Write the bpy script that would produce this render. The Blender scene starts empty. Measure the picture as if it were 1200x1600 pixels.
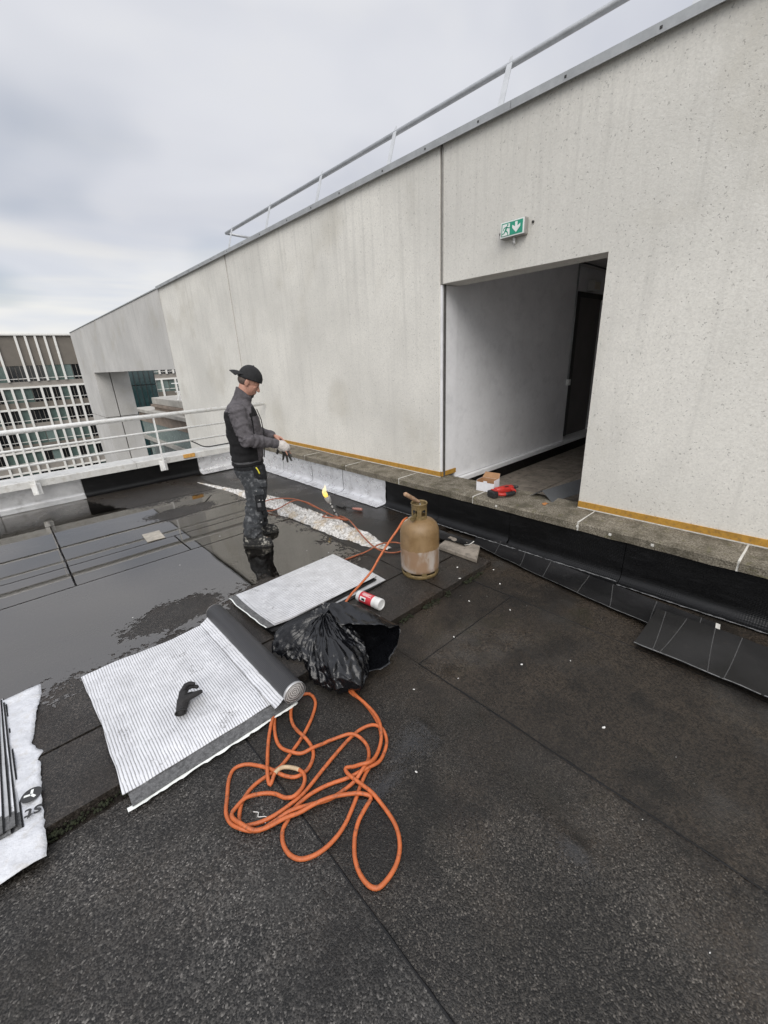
import bpy, bmesh, math, random
from mathutils import Vector, Matrix, noise
rnd = random.Random(7)
PI = math.pi
S = bpy.context.scene
COL = S.collection

# ------------------------------------------------------------------ camera, sky, sun, exposure
EYE = 1.76
cam = bpy.data.cameras.new('camera'); co = bpy.data.objects.new('camera', cam); COL.objects.link(co)
cam.sensor_fit = 'HORIZONTAL'; cam.sensor_width = 36.0; cam.lens = 647.316 / 1200 * 36.0
cam.clip_start = 0.05; cam.clip_end = 3000
r_ = Vector((0.73379741, -0.67787215, -0.04506338)); d_ = Vector((-0.2675842, -0.22741633, -0.93631219)); f_ = Vector((0.62445181, 0.6991217, -0.34826539))
M4 = Matrix((r_, -d_, -f_)).transposed().to_4x4(); M4.translation = (0, 0, EYE)
co.matrix_world = M4
S.camera = co
S.cycles.diffuse_bounces = 8; S.cycles.max_bounces = 14
S.render.resolution_x = 768; S.render.resolution_y = 1024
S.view_settings.view_transform = 'Standard'; S.view_settings.look = 'None'
S.view_settings.gamma = 1; S.view_settings.use_curve_mapping = False
S.view_settings.exposure = 0.48

SUN_EL, SUN_AZ = math.radians(42), math.radians(222)      # high, behind and left of the camera (azimuth clockwise from +Y)
W = bpy.data.worlds.new('World'); S.world = W; W.use_nodes = True


class NT:
    """small helper round a node tree"""
    def __init__(s, nt): s.nt = nt
    def n(s, t, **kw):
        x = s.nt.nodes.new(t)
        for k, v in kw.items(): setattr(x, k, v)
        return x
    def put(s, sock, v):
        if isinstance(v, bpy.types.NodeSocket): s.nt.links.new(v, sock)
        elif v is not None:
            if hasattr(sock.default_value, '__len__') and not hasattr(v, '__len__'): v = [v] * len(sock.default_value)
            if hasattr(v, '__len__') and len(v) == 3 and len(sock.default_value) == 4: v = (*v, 1)
            sock.default_value = v
    def m(s, op, a, b=None, c=None, clamp=False):
        x = s.n('ShaderNodeMath', operation=op, use_clamp=clamp)
        for i, v in enumerate((a, b, c)):
            if v is not None: s.put(x.inputs[i], v)
        return x.outputs[0]
    def vm(s, op, a, b=None):
        x = s.n('ShaderNodeVectorMath', operation=op)
        s.put(x.inputs[0], a)
        if b is not None: s.put(x.inputs[1], b)
        return x.outputs[0]
    def mix(s, f, a, b, mode='MIX'):
        x = s.n('ShaderNodeMix', data_type='RGBA', blend_type=mode)
        s.put(x.inputs[0], f); s.put(x.inputs[6], a); s.put(x.inputs[7], b)
        return x.outputs[2]
    def noise(s, vec, scale, detail=3, rough=.55, dist=0):
        x = s.n('ShaderNodeTexNoise'); s.put(x.inputs['Vector'], vec)
        x.inputs['Scale'].default_value = scale; x.inputs['Detail'].default_value = detail
        x.inputs['Roughness'].default_value = rough; x.inputs['Distortion'].default_value = dist
        return x.outputs['Fac']
    def vor(s, vec, scale, out='Distance', feature='F1'):
        x = s.n('ShaderNodeTexVoronoi', feature=feature); s.put(x.inputs['Vector'], vec); x.inputs['Scale'].default_value = scale
        return x.outputs[out]
    def step(s, v, a, b):
        x = s.n('ShaderNodeMapRange', interpolation_type='SMOOTHSTEP'); s.put(x.inputs[0], v)
        s.put(x.inputs[1], a); s.put(x.inputs[2], b)
        return x.outputs[0]
    def lin(s, v, a, b, c, d):
        x = s.n('ShaderNodeMapRange'); s.put(x.inputs[0], v)
        for i, q in enumerate((a, b, c, d)): x.inputs[i + 1].default_value = q
        return x.outputs[0]
    def sep(s, v):
        x = s.n('ShaderNodeSeparateXYZ'); s.put(x.inputs[0], v); return x.outputs
    def comb(s, a, b, c):
        x = s.n('ShaderNodeCombineXYZ')
        for i, v in enumerate((a, b, c)): s.put(x.inputs[i], v)
        return x.outputs[0]
    def bump(s, h, strength=.3, dist=.01, normal=None):
        x = s.n('ShaderNodeBump'); s.put(x.inputs['Height'], h)
        x.inputs['Strength'].default_value = strength; x.inputs['Distance'].default_value = dist
        if normal is not None: s.put(x.inputs['Normal'], normal)
        return x.outputs[0]
    def pos(s): return s.n('ShaderNodeNewGeometry').outputs['Position']
    def obj(s): return s.n('ShaderNodeTexCoord').outputs['Object']


# sky: Nishita blue behind a broken overcast, brighter towards the zenith as overcast skies are
w = NT(W.node_tree); W.node_tree.nodes.clear()
out = w.n('ShaderNodeOutputWorld'); bg = w.n('ShaderNodeBackground'); bg2 = w.n('ShaderNodeBackground'); ad = w.n('ShaderNodeMixShader')
sky = w.n('ShaderNodeTexSky', sky_type='NISHITA'); sky.sun_disc = False; sky.sun_elevation = SUN_EL; sky.sun_rotation = SUN_AZ
sky.air_density = 1.0; sky.dust_density = 1.5
W.node_tree.links.new(sky.outputs[0], bg.inputs[0]); bg.inputs[1].default_value = 0.06
dirv = w.n('ShaderNodeTexCoord').outputs['Generated']
dx, dy, dz = w.sep(dirv)
zc = w.m('ADD', w.m('MAXIMUM', dz, 0.0), 0.22)
pl = w.comb(w.m('DIVIDE', dx, zc), w.m('DIVIDE', dy, zc), 0.0)       # cloud layer seen in perspective
big = w.noise(w.vm('ADD', pl, (3.1, 1.2, 0)), 0.9, 4, .5, .4)
fine = w.noise(w.vm('MULTIPLY', pl, (1.0, 1.6, 1)), 2.2, 5, .55, .3)
ccol = w.mix(w.step(big, .36, .66), (.43, .447, .50), (.535, .545, .58))
ccol = w.mix(w.m('MULTIPLY', w.step(fine, .45, .8), .35), ccol, (.57, .57, .57))
lowband = w.m('SUBTRACT', 1.0, w.step(dz, .08, .30))
streak = w.step(w.noise(w.vm('MULTIPLY', dirv, (1.2, 1.2, 9.0)), 1.5, 4, .5, .3), .42, .60)
ccol = w.mix(w.m('MULTIPLY', lowband, .85), ccol, w.mix(streak, (.54, .565, .605), (.71, .695, .645)))
zen = w.lin(dz, 0.5, 1.0, 1.0, 1.9)
ccol = w.mix(1.0, ccol, w.comb(zen, zen, zen), 'MULTIPLY')
W.node_tree.links.new(ccol, bg2.inputs[0]); bg2.inputs[1].default_value = 1.0
gap = w.m('MULTIPLY', w.step(w.noise(w.vm('ADD', pl, (7.7, 4.1, 0)), .75, 3, .5), .50, .68), .55)
cover = w.m('SUBTRACT', 1.0, gap)
W.node_tree.links.new(cover, ad.inputs[0]); W.node_tree.links.new(bg.outputs[0], ad.inputs[1]); W.node_tree.links.new(bg2.outputs[0], ad.inputs[2])
W.node_tree.links.new(ad.outputs[0], out.inputs[0])

sl = bpy.data.lights.new('sun', 'SUN'); so = bpy.data.objects.new('sun', sl); COL.objects.link(so)
sl.energy = 1.5; sl.angle = math.radians(45); sl.color = (1.0, .965, .91)
sd = Vector((math.sin(SUN_AZ) * math.cos(SUN_EL), math.cos(SUN_AZ) * math.cos(SUN_EL), math.sin(SUN_EL)))
so.rotation_euler = sd.to_track_quat('Z', 'Y').to_euler(); so.location = sd * 60


# ------------------------------------------------------------------ materials
MATS = {}
def material(name):
    m = bpy.data.materials.new(name); m.use_nodes = True; m.node_tree.nodes.clear()
    t = NT(m.node_tree); o = t.n('ShaderNodeOutputMaterial'); p = t.n('ShaderNodeBsdfPrincipled')
    m.node_tree.links.new(p.outputs[0], o.inputs[0]); MATS[name] = m
    def sset(**kw):
        for k, v in kw.items(): t.put(p.inputs[{'base': 'Base Color', 'rough': 'Roughness', 'metal': 'Metallic', 'normal': 'Normal', 'spec': 'Specular IOR Level',
                                               'coat': 'Coat Weight', 'coatr': 'Coat Roughness', 'em': 'Emission Color', 'es': 'Emission Strength', 'alpha': 'Alpha'}[k]], v)
    return m, t, sset

def plain(name, base, rough=.6, metal=0, var=.25, scale=14, bump=0, spec=.5, bscale=None, dirt=None):
    """paint / plastic / metal with uneven colour and fine relief"""
    m, t, ss = material(name)
    v = t.obj(); n1 = t.noise(v, scale, 4, .6); n2 = t.noise(v, scale * 9, 3, .6)
    k = t.m('ADD', t.m('MULTIPLY', n1, .7), t.m('MULTIPLY', n2, .3))
    c = t.mix(t.step(k, .3, .7), tuple(x * (1 - var) for x in base), tuple(min(1, x * (1 + var)) for x in base))
    if dirt: c = t.mix(t.m('MULTIPLY', t.step(t.noise(v, scale * 2.3, 5, .65), .5, .68), dirt[1]), c, dirt[0])
    kw = dict(base=c, rough=t.lin(n2, .3, .7, max(.02, rough - .1), min(1, rough + .1)), metal=metal, spec=spec)
    if bump: kw['normal'] = t.bump(t.noise(v, bscale or scale * 6, 4, .6), bump, .01)
    ss(**kw); return m

def concrete(name, base, streak=.35, stain=1.0, pits=1.0, tint=(.40, .36, .27)):
    m, t, ss = material(name); v = t.pos()
    big = t.noise(v, .55, 4, .55); mid = t.noise(v, 3.2, 4, .6); grain = t.noise(v, 75, 3, .7); agg = t.vor(v, 85, 'Color')
    aggv = t.sep(agg)[0]
    c = t.mix(t.step(big, .35, .68), tuple(x * .86 for x in base), tuple(x * 1.06 for x in base))
    zz = t.sep(v)[2]; run = t.noise(t.vm('MULTIPLY', v, (5, 5, .16)), 3.4, 4, .62)
    c = t.mix(t.m('MULTIPLY', t.m('MULTIPLY', t.step(run, .50, .66), t.lin(zz, 1.4, 3.6, .12, 1.0)), .30), c, tuple(x * .60 for x in base))
    c = t.mix(t.m('MULTIPLY', t.step(t.noise(t.vm('ADD', v, (4, 9, 2)), .9, 4, .6), .53, .72), .55 * stain), c, tint)
    c = t.mix(t.m('MULTIPLY', t.step(mid, .5, .72), .22 * stain), c, tuple(x * .62 for x in base))
    st = t.noise(t.vm('MULTIPLY', v, (7, 7, .35)), 1.6, 4, .6)
    c = t.mix(t.m('MULTIPLY', t.step(st, .52, .75), streak), c, tuple(x * .60 for x in base))
    c = t.mix(t.m('MULTIPLY', t.step(aggv, .45, 1.0), .20 * pits), c, tuple(x * .62 for x in base))
    c = t.mix(t.m('MULTIPLY', t.step(aggv, .25, .0), .10 * pits), c, tuple(min(.85, x * 1.25) for x in base))
    pit = t.step(t.noise(v, 58, 2, .5), .655, .70)
    c = t.mix(t.m('MULTIPLY', pit, .62 * pits), c, tuple(x * .33 for x in base))
    c = t.mix(t.m('MULTIPLY', t.step(grain, .35, .7), .34), c, tuple(x * .66 for x in base))
    h = t.m('SUBTRACT', t.m('ADD', grain, t.m('MULTIPLY', mid, .6)), t.m('MULTIPLY', pit, 1.2))
    ss(base=c, rough=.88, normal=t.bump(h, .35, .006), spec=.3); return m

C_WALL = concrete('washed_concrete', (.785, .762, .70), .24, .55, .85)
C_FAR = concrete('grey_concrete', (.62, .605, .575), .42, .6, .7)
C_PAINT = plain('painted_render', (.83, .83, .84), .7, var=.06, scale=2.5, bump=.15, bscale=60, dirt=((.55, .55, .56), .22))
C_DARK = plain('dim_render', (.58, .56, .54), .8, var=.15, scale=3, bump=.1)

def coping_mat():
    m, t, ss = material('weathered_coping'); v = t.pos()
    g = t.noise(v, 95, 4, .7); p = t.noise(v, 5, 5, .65); q = t.noise(t.vm('ADD', v, (3, 1, 7)), 13, 5, .7)
    c = t.mix(t.step(g, .3, .72), (.085, .072, .052), (.33, .295, .235))
    c = t.mix(t.m('MULTIPLY', t.step(p, .42, .66), .75), c, (.075, .066, .045))
    c = t.mix(t.m('MULTIPLY', t.step(q, .56, .70), .55), c, (.115, .11, .040))
    c = t.mix(t.m('MULTIPLY', t.step(q, .40, .30), .5), c, (.42, .39, .33))
    ss(base=c, rough=.9, normal=t.bump(t.m('ADD', g, q), .7, .008), spec=.25); return m
C_COP = coping_mat()
C_MORTAR = plain('mortar', (.62, .60, .55), .9, var=.2, scale=30, bump=.3)
C_PAVER = plain('paver_concrete', (.26, .225, .185), .85, var=.3, scale=6, bump=.4, bscale=90, dirt=((.07, .06, .05), .6))

def roof_mat(name, lo, hi, brown=0.0, wet=(.28, .62), grain=210.0, bumpy=.5, specks=.5, silt=False):
    """wet mineral-surfaced bitumen: granules, damp patches, silt"""
    m, t, ss = material(name); v = t.pos()
    cell = t.n('ShaderNodeTexVoronoi'); t.put(cell.inputs['Vector'], v); cell.inputs['Scale'].default_value = grain
    cv = t.sep(cell.outputs['Color'])[0]; ch = cell.outputs['Distance']
    g2 = t.noise(v, grain * .45, 3, .7)
    damp = t.noise(v, 1.15, 5, .6, .3); patch = t.noise(t.vm('ADD', v, (11, 5, 0)), 3.4, 5, .65)
    c = t.mix(t.step(t.m('ADD', t.m('MULTIPLY', cv, .55), t.m('MULTIPLY', g2, .45)), .3, .78), lo, hi)
    c = t.mix(t.m('MULTIPLY', t.step(cv, .90, 1.0), specks), c, tuple(min(.5, x * 2.6) for x in hi))  # pale granules, with wet glints painted into their colour
    if silt:                                           # brown silt washed towards the kerb and the slab edge
        x, y, z = t.sep(v); wash = t.m('ADD', t.step(x, .7, 2.2), t.m('MULTIPLY', t.step(y, -.4, 1.6), .55))
        k = t.step(t.m('ADD', t.m('ADD', t.m('MULTIPLY', wash, .55), patch), t.m('MULTIPLY', damp, .6)), .82, 1.45)
        c = t.mix(t.m('MULTIPLY', k, brown), c, t.mix(t.step(g2, .35, .65), (.0105, .0074, .0048), (.074, .0565, .040)))
        c = t.mix(t.m('MULTIPLY', t.step(t.noise(t.vm('ADD', v, (9, 1, 0)), 1.8, 6, .72), .56, .68), t.m('MULTIPLY', wash, .40)), c, (.026, .024, .011))
        c = t.mix(t.m('MULTIPLY', t.step(t.noise(t.vm('ADD', v, (2, 8, 0)), 2.1, 6, .7), .48, .64), .60), c, (.0050, .0042, .0034))
        c = t.mix(t.m('MULTIPLY', t.step(t.noise(t.vm('ADD', v, (5, 3, 0)), 1.3, 5, .65), .52, .70), .50), c, (.066, .063, .058))
    elif brown: c = t.mix(t.m('MULTIPLY', t.step(patch, .42, .70), brown), c, (.034, .021, .011))
    c = t.mix(t.m('MULTIPLY', t.step(damp, .62, .42), .45), c, tuple(x * .55 for x in lo))
    film = t.step(t.m('ADD', damp, t.m('MULTIPLY', patch, .45)), .74, .90)
    rough = t.m('SUBTRACT', t.lin(damp, .3, .7, wet[1], wet[0]), t.m('MULTIPLY', film, .20), clamp=True)
    h = t.m('ADD', t.m('MULTIPLY', t.m('SUBTRACT', 1.0, ch), .6), t.m('ADD', t.m('MULTIPLY', cv, .5), g2))
    hb = t.bump(h, bumpy, .0035)
    ss(base=c, rough=rough, normal=hb, spec=.40); return m
R_SLAB = roof_mat('mineral_slab', (.012, .0105, .009), (.070, .060, .051), .45, (.30, .6), 205, .6, .55)
R_COARSE = roof_mat('coarse_mineral_felt', (.0085, .0081, .0074), (.094, .088, .080), .5, (.32, .64), 185, .85, 1.0, silt=True)
R_FORE = roof_mat('mineral_felt', (.0075, .0067, .0056), (.078, .070, .060), .8, (.28, .62), 215, .85, 1.0, silt=True)
R_BROWN = roof_mat('silty_felt', (.0072, .0062, .0050), (.074, .064, .052), .9, (.30, .64), 215, .8, .9, silt=True)
R_SMOOTH = roof_mat('smooth_wet_felt', (.011, .010, .009), (.030, .027, .024), .5, (.22, .45), 260, .22, .2)

def bitumen(name, weave=False, base=(.0035, .0035, .0038), rough=.42):
    m, t, ss = material(name); v = t.pos()
    n1 = t.noise(t.vm('MULTIPLY', v, (1, .35, 1.6)), 12, 5, .65); n2 = t.noise(v, 90, 3, .6)
    h = t.m('ADD', n1, t.m('MULTIPLY', n2, .35))
    c = t.mix(t.step(n1, .5, .75), base, tuple(x * 2.6 for x in base))
    if weave:
        x, y, z = t.sep(v)
        wv = t.m('ADD', t.m('SINE', t.m('MULTIPLY', z, 520.0)), t.m('SINE', t.m('MULTIPLY', y, 420.0)))
        wm = t.m('MULTIPLY', t.step(t.noise(v, 1.7, 3), .46, .60), .55)
        h = t.m('ADD', h, t.m('MULTIPLY', t.m('MULTIPLY', wv, .35), wm))
    ss(base=c, rough=t.lin(n2, .3, .7, rough - .12, rough + .15), normal=t.bump(h, .45, .006), spec=.32); return m
B_BLACK = bitumen('torched_bitumen'); B_WEAVE = bitumen('woven_bitumen', True)

def flap_mat():
    m, t, ss = material('smooth_new_membrane'); v = t.pos(); x, y, z = t.sep(v)
    n = t.noise(v, 2.5, 4, .5); f = t.noise(v, 160, 2, .5)
    c = t.mix(t.step(n, .35, .7), (.009, .0088, .009), (.019, .0185, .019))
    c = t.mix(t.m('MULTIPLY', t.step(t.noise(v, 11, 5, .7), .60, .70), .25), c, (.045, .040, .034))
    ss(base=c, rough=t.lin(n, .3, .7, .36, .55), normal=t.bump(t.m('ADD', f, t.m('MULTIPLY', n, 2.0)), .12, .008), spec=.45); return m
B_FLAP = flap_mat()
B_CHALK = plain('chalky_crease', (.062, .061, .060), .8, var=.3, scale=25)

def foil(name, pitch=None, axis=0, dull=.0, wob=.0015, base=(.86, .86, .87), crumple=0):
    """embossed aluminium facing; thin creases every `pitch` metres across `axis`"""
    m, t, ss = material(name); v = t.obj(); xyz = t.sep(v)
    n = t.noise(v, 9, 4, .6); f = t.noise(t.vm('MULTIPLY', v, (1, 3, 3)), 55, 4, .65); dirt = t.noise(t.vm('ADD', v, (2, 5, 1)), 5, 6, .7)
    c = t.mix(t.step(n, .3, .7), tuple(x * .86 for x in base), base)
    h = t.m('MULTIPLY', f, .6)
    if pitch:
        q = t.m('ADD', xyz[axis], t.m('MULTIPLY', t.m('SUBTRACT', n, .5), wob * 4))
        fr = t.m('FRACT', t.m('DIVIDE', q, pitch))
        ridge = t.m('ABSOLUTE', t.m('SUBTRACT', fr, .5))
        line = t.m('MULTIPLY', t.step(ridge, .36, .47), t.step(t.noise(v, 30, 3), .30, .5))
        c = t.mix(t.m('MULTIPLY', line, .8), c, (.22, .22, .225)); h = t.m('SUBTRACT', h, t.m('MULTIPLY', t.step(ridge, .2, .5), 1.6))
        c = t.mix(t.m('MULTIPLY', t.m('MULTIPLY', t.step(dirt, .57, .68), t.step(t.noise(v, 130, 2), .45, .6)), .75), c, (.11, .10, .09))
    else:
        c = t.mix(t.m('MULTIPLY', t.step(dirt, .5, .75), .4 + dull), c, (.30, .29, .28))
    if crumple: h = t.m('ADD', h, t.m('MULTIPLY', t.noise(t.vm('MULTIPLY', v, (1.5, 1, 3.5)), 14, 5, .7, 1.0), 2.2))
    ss(base=c, rough=t.lin(n, .3, .7, .32 - crumple, .5 - crumple), metal=.5 + crumple * 2, normal=t.bump(h, .45 + crumple, .004 + crumple * .05), spec=.5); return m
F_SHEET = foil('ribbed_foil', .0138, 0, wob=.0032); F_STACK = foil('fine_ribbed_foil', .021, 1); F_LEFT = foil('foil_edge', .02, 0)
F_KERB = foil('crumpled_foil', None, dull=.05, base=(.88, .88, .89), crumple=.1); F_DULL = foil('dull_foil', None, dull=.25, base=(.60, .60, .60))
SELV = plain('felt_selvedge', (.11, .11, .11), .75, var=.45, scale=45, bump=.5, dirt=((.24, .24, .24), .5))
RUB = None
def ribbed():
    m, t, ss = material('ribbed_roll_back'); v = t.obj(); x, y, z = t.sep(v)
    ang = t.m('ARCTAN2', z, x)
    rib = t.m('SINE', t.m('MULTIPLY', ang, 52.0)); n = t.noise(v, 7, 4)
    c = t.mix(t.step(rib, -.2, 1.0), (.020, .020, .022), (.060, .060, .063))
    ss(base=c, rough=.38, normal=t.bump(rib, .4, .003), spec=.5); return m
RUB = ribbed()
def spiral():
    m, t, ss = material('roll_end_layers'); v = t.obj(); x, y, z = t.sep(v)
    r = t.m('SQRT', t.m('ADD', t.m('MULTIPLY', x, x), t.m('MULTIPLY', z, z)))
    n = t.noise(v, 40, 3)
    ln = t.m('SINE', t.m('ADD', t.m('MULTIPLY', r, 520.0), t.m('MULTIPLY', n, 9.0)))
    ss(base=t.mix(t.step(ln, -.3, .8), (.20, .19, .18), (.62, .60, .58)), rough=.7, normal=t.bump(ln, .4, .003)); return m
SPIRAL = spiral()

def mirror_water():
    m = bpy.data.materials.new('rain_water'); m.use_nodes = True; m.node_tree.nodes.clear(); t = NT(m.node_tree)
    L = m.node_tree.links; o = t.n('ShaderNodeOutputMaterial')
    tr = t.n('ShaderNodeBsdfTransparent'); tr.inputs[0].default_value = (.90, .86, .81, 1)
    gl = t.n('ShaderNodeBsdfGlossy'); gl.inputs['Roughness'].default_value = .012; gl.inputs[0].default_value = (1, .97, .93, 1)
    v = t.pos(); x, y, z = t.sep(v)
    nb = t.bump(t.noise(v, 3.0, 2, .4), .02, .01); L.new(nb, gl.inputs['Normal'])
    fr = t.n('ShaderNodeFresnel'); fr.inputs[0].default_value = 2.75
    mx = t.n('ShaderNodeMixShader'); L.new(fr.outputs[0], mx.inputs[0]); L.new(tr.outputs[0], mx.inputs[1]); L.new(gl.outputs[0], mx.inputs[2])
    # shore: how far inside the puddle a point is
    ex = t.m('SUBTRACT', 2.22, x)
    ny = t.m('SUBTRACT', y, t.m('ADD', 2.80, t.m('MULTIPLY', t.step(x, .1, 1.3), .10)))
    fy = t.m('SUBTRACT', t.m('ADD', 6.15, t.m('MULTIPLY', t.step(x, 1.1, .4), 1.5)), y)
    dist = t.m('MINIMUM', t.m('MINIMUM', ex, ny), fy)
    hump = t.vm('SUBTRACT', v, (.62, 3.12, 0)); hx, hy, hz = t.sep(hump)
    hd = t.m('SQRT', t.m('ADD', t.m('MULTIPLY', t.m('MULTIPLY', hx, hx), 2.2), t.m('MULTIPLY', t.m('MULTIPLY', hy, hy), 7.0)))
    hump2 = t.vm('SUBTRACT', v, (1.45, 5.55, 0)); gx, gy, gz = t.sep(hump2)
    hd2 = t.m('SQRT', t.m('ADD', t.m('MULTIPLY', t.m('MULTIPLY', gx, gx), 1.2), t.m('MULTIPLY', t.m('MULTIPLY', gy, gy), 3.0)))
    hump3 = t.vm('SUBTRACT', v, (1.25, 2.95, 0)); kx, ky, kz = t.sep(hump3)
    hd3 = t.m('SQRT', t.m('ADD', t.m('MULTIPLY', kx, kx), t.m('MULTIPLY', t.m('MULTIPLY', ky, ky), 3.0)))
    d2 = t.m('MINIMUM', dist, t.m('SUBTRACT', hd, .52)); d2 = t.m('MINIMUM', d2, t.m('SUBTRACT', hd2, .42)); d2 = t.m('MINIMUM', d2, t.m('SUBTRACT', hd3, .30))
    nn = t.m('ADD', t.m('MULTIPLY', t.m('SUBTRACT', t.noise(v, 3.5, 4, .6), .5), .75), t.m('MULTIPLY', t.m('SUBTRACT', t.noise(v, 26, 4, .65), .5), .75))
    msk = t.step(t.m('ADD', d2, nn), -.02, .05)
    fin = t.n('ShaderNodeMixShader'); t2 = t.n('ShaderNodeBsdfTransparent')
    L.new(msk, fin.inputs[0]); L.new(t2.outputs[0], fin.inputs[1]); L.new(mx.outputs[0], fin.inputs[2]); L.new(fin.outputs[0], o.inputs[0])
    return m
WATER = mirror_water()
def small_puddle():
    m = bpy.data.materials.new('thin_rain_film'); m.use_nodes = True; m.node_tree.nodes.clear(); t = NT(m.node_tree)
    L = m.node_tree.links; o = t.n('ShaderNodeOutputMaterial')
    tr = t.n('ShaderNodeBsdfTransparent'); tr.inputs[0].default_value = (.85, .83, .80, 1)
    gl = t.n('ShaderNodeBsdfGlossy'); gl.inputs['Roughness'].default_value = .05; gl.inputs[0].default_value = (1, 1, 1, 1)
    v = t.pos(); x, y, z = t.sep(v)
    fr = t.n('ShaderNodeFresnel'); fr.inputs[0].default_value = 1.55
    mx = t.n('ShaderNodeMixShader'); L.new(fr.outputs[0], mx.inputs[0]); L.new(tr.outputs[0], mx.inputs[1]); L.new(gl.outputs[0], mx.inputs[2])
    d = None
    for (cx, cy, rx, ry) in ((1.12, 1.10, .28, .12), (1.42, .98, .22, .10), (.80, 1.02, .22, .06), (1.30, .52, .13, .20), (1.19, .30, .14, .10), (1.60, 1.28, .14, .08)):
        dx_ = t.m('DIVIDE', t.m('SUBTRACT', x, cx), rx); dy_ = t.m('DIVIDE', t.m('SUBTRACT', y, cy), ry)
        q = t.m('SUBTRACT', 1.0, t.m('SQRT', t.m('ADD', t.m('MULTIPLY', dx_, dx_), t.m('MULTIPLY', dy_, dy_))))
        d = q if d is None else t.m('MAXIMUM', d, q)
    nn = t.m('ADD', t.m('MULTIPLY', t.m('SUBTRACT', t.noise(v, 9, 4, .6), .5), 1.6), t.m('MULTIPLY', t.m('SUBTRACT', t.noise(v, 75, 4, .65), .5), 2.2))
    msk = t.m('MULTIPLY', t.step(t.m('ADD', d, nn), .0, 1.0), .8)
    fin = t.n('ShaderNodeMixShader'); t2 = t.n('ShaderNodeBsdfTransparent')
    L.new(msk, fin.inputs[0]); L.new(t2.outputs[0], fin.inputs[1]); L.new(mx.outputs[0], fin.inputs[2]); L.new(fin.outputs[0], o.inputs[0])
    return m
FILM = small_puddle()

GALV_L = plain('pale_galvanised_steel', (.58, .59, .60), .5, .4, var=.12, scale=9)
GALV = plain('galvanised_steel', (.42, .43, .44), .5, .6, var=.15, scale=9)
WHITE_STEEL = plain('white_painted_steel', (.82, .82, .80), .4, var=.08, scale=8, dirt=((.45, .40, .32), .35))
FLASH = plain('aluminium_flashing', (.40, .41, .41), .5, .5, var=.15, scale=5)
GREY_SHEET = plain('grey_coated_metal', (.13, .135, .14), .45, .3, var=.12, scale=4)
YELLOW = plain('ochre_strip', (.44, .235, .035), .75, var=.18, scale=18, dirt=((.16, .10, .05), .5))
JOINT = plain('joint_sealant', (.085, .08, .075), .8, var=.3, scale=20)
JOINT_LIGHT = plain('joint_backer', (.30, .29, .27), .8, var=.2, scale=20)
DARK_METAL = plain('dark_metal', (.035, .034, .033), .5, var=.2)
BROWN_DOOR = plain('brown_door', (.13, .12, .115), .55, var=.15, scale=3)
WHITE_PL = plain('white_plastic', (.72, .72, .70), .4, var=.06, scale=10, dirt=((.4, .38, .35), .2))
GREEN = plain('exit_green', (.02, .30, .19), .4, var=.08, scale=10)
SIGN_WHITE = plain('sign_white', (.80, .82, .79), .4, var=.04)
ORANGE = plain('orange_rubber', (.50, .125, .036), .5, var=.16, scale=20, bump=.1, dirt=((.16, .06, .03), .7))
PALE_HOSE = plain('bleached_rubber', (.50, .38, .24), .6, var=.2, scale=30)
RED_TOOL = plain('red_tool_plastic', (.50, .035, .025), .4, var=.15, scale=25, dirt=((.09, .02, .02), .5))
BLACK_PL = plain('black_plastic', (.020, .020, .021), .45, var=.25, scale=20)
CARD_IN = plain('brown_cardboard', (.36, .20, .10), .85, var=.12, scale=20)
CARD_OUT = plain('white_cardboard', (.74, .74, .76), .7, var=.05, scale=20)
RED_LABEL = plain('red_label', (.56, .035, .05), .45, var=.12, scale=30)
WOOD = plain('worn_wood', (.36, .22, .13), .65, var=.3, scale=40, dirt=((.55, .50, .44), .5))
PINK_WOOD = plain('scuffed_red_handle', (.34, .14, .11), .6, var=.3, scale=40, dirt=((.5, .42, .38), .5))
STEEL = plain('worn_steel', (.46, .45, .43), .45, .35, var=.3, scale=30)
BRASS = plain('tarnished_brass', (.25, .19, .09), .5, .7, var=.3, scale=40)
SKIN = plain('skin', (.47, .25, .18), .5, var=.10, scale=16, bump=.08, dirt=((.44, .17, .13), .35))
CAP = plain('black_cotton', (.014, .014, .015), .85, var=.3, scale=40, bump=.2, bscale=300)
GLOVE_K = plain('white_knit', (.62, .58, .54), .9, var=.2, scale=50, bump=.5, bscale=260, dirt=((.25, .22, .2), .5))
GLOVE_D = plain('dark_coated_glove', (.040, .038, .034), .7, var=.35, scale=40, bump=.3, dirt=((.13, .12, .10), .4))
GLOVE_B = plain('black_glove', (.017, .016, .016), .7, var=.3, scale=40, bump=.35)
LEAF = plain('orange_leaf', (.42, .18, .06), .8, var=.25, scale=40)
MOSS = plain('moss', (.020, .024, .009), .95, var=.5, scale=40, bump=.6)
PAPER = plain('white_litter', (.66, .65, .62), .8, var=.15, scale=30)
BEARD = plain('dark_beard', (.022, .016, .013), .8, var=.3, scale=80)
HAIR = plain('grey_stubble', (.10, .075, .062), .8, var=.3, scale=80)
YEL_PL = plain('yellow_plastic', (.70, .62, .05), .5, var=.1)
PLATE = plain('sandy_plate', (.36, .33, .28), .85, var=.25, scale=18, bump=.3)

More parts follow.
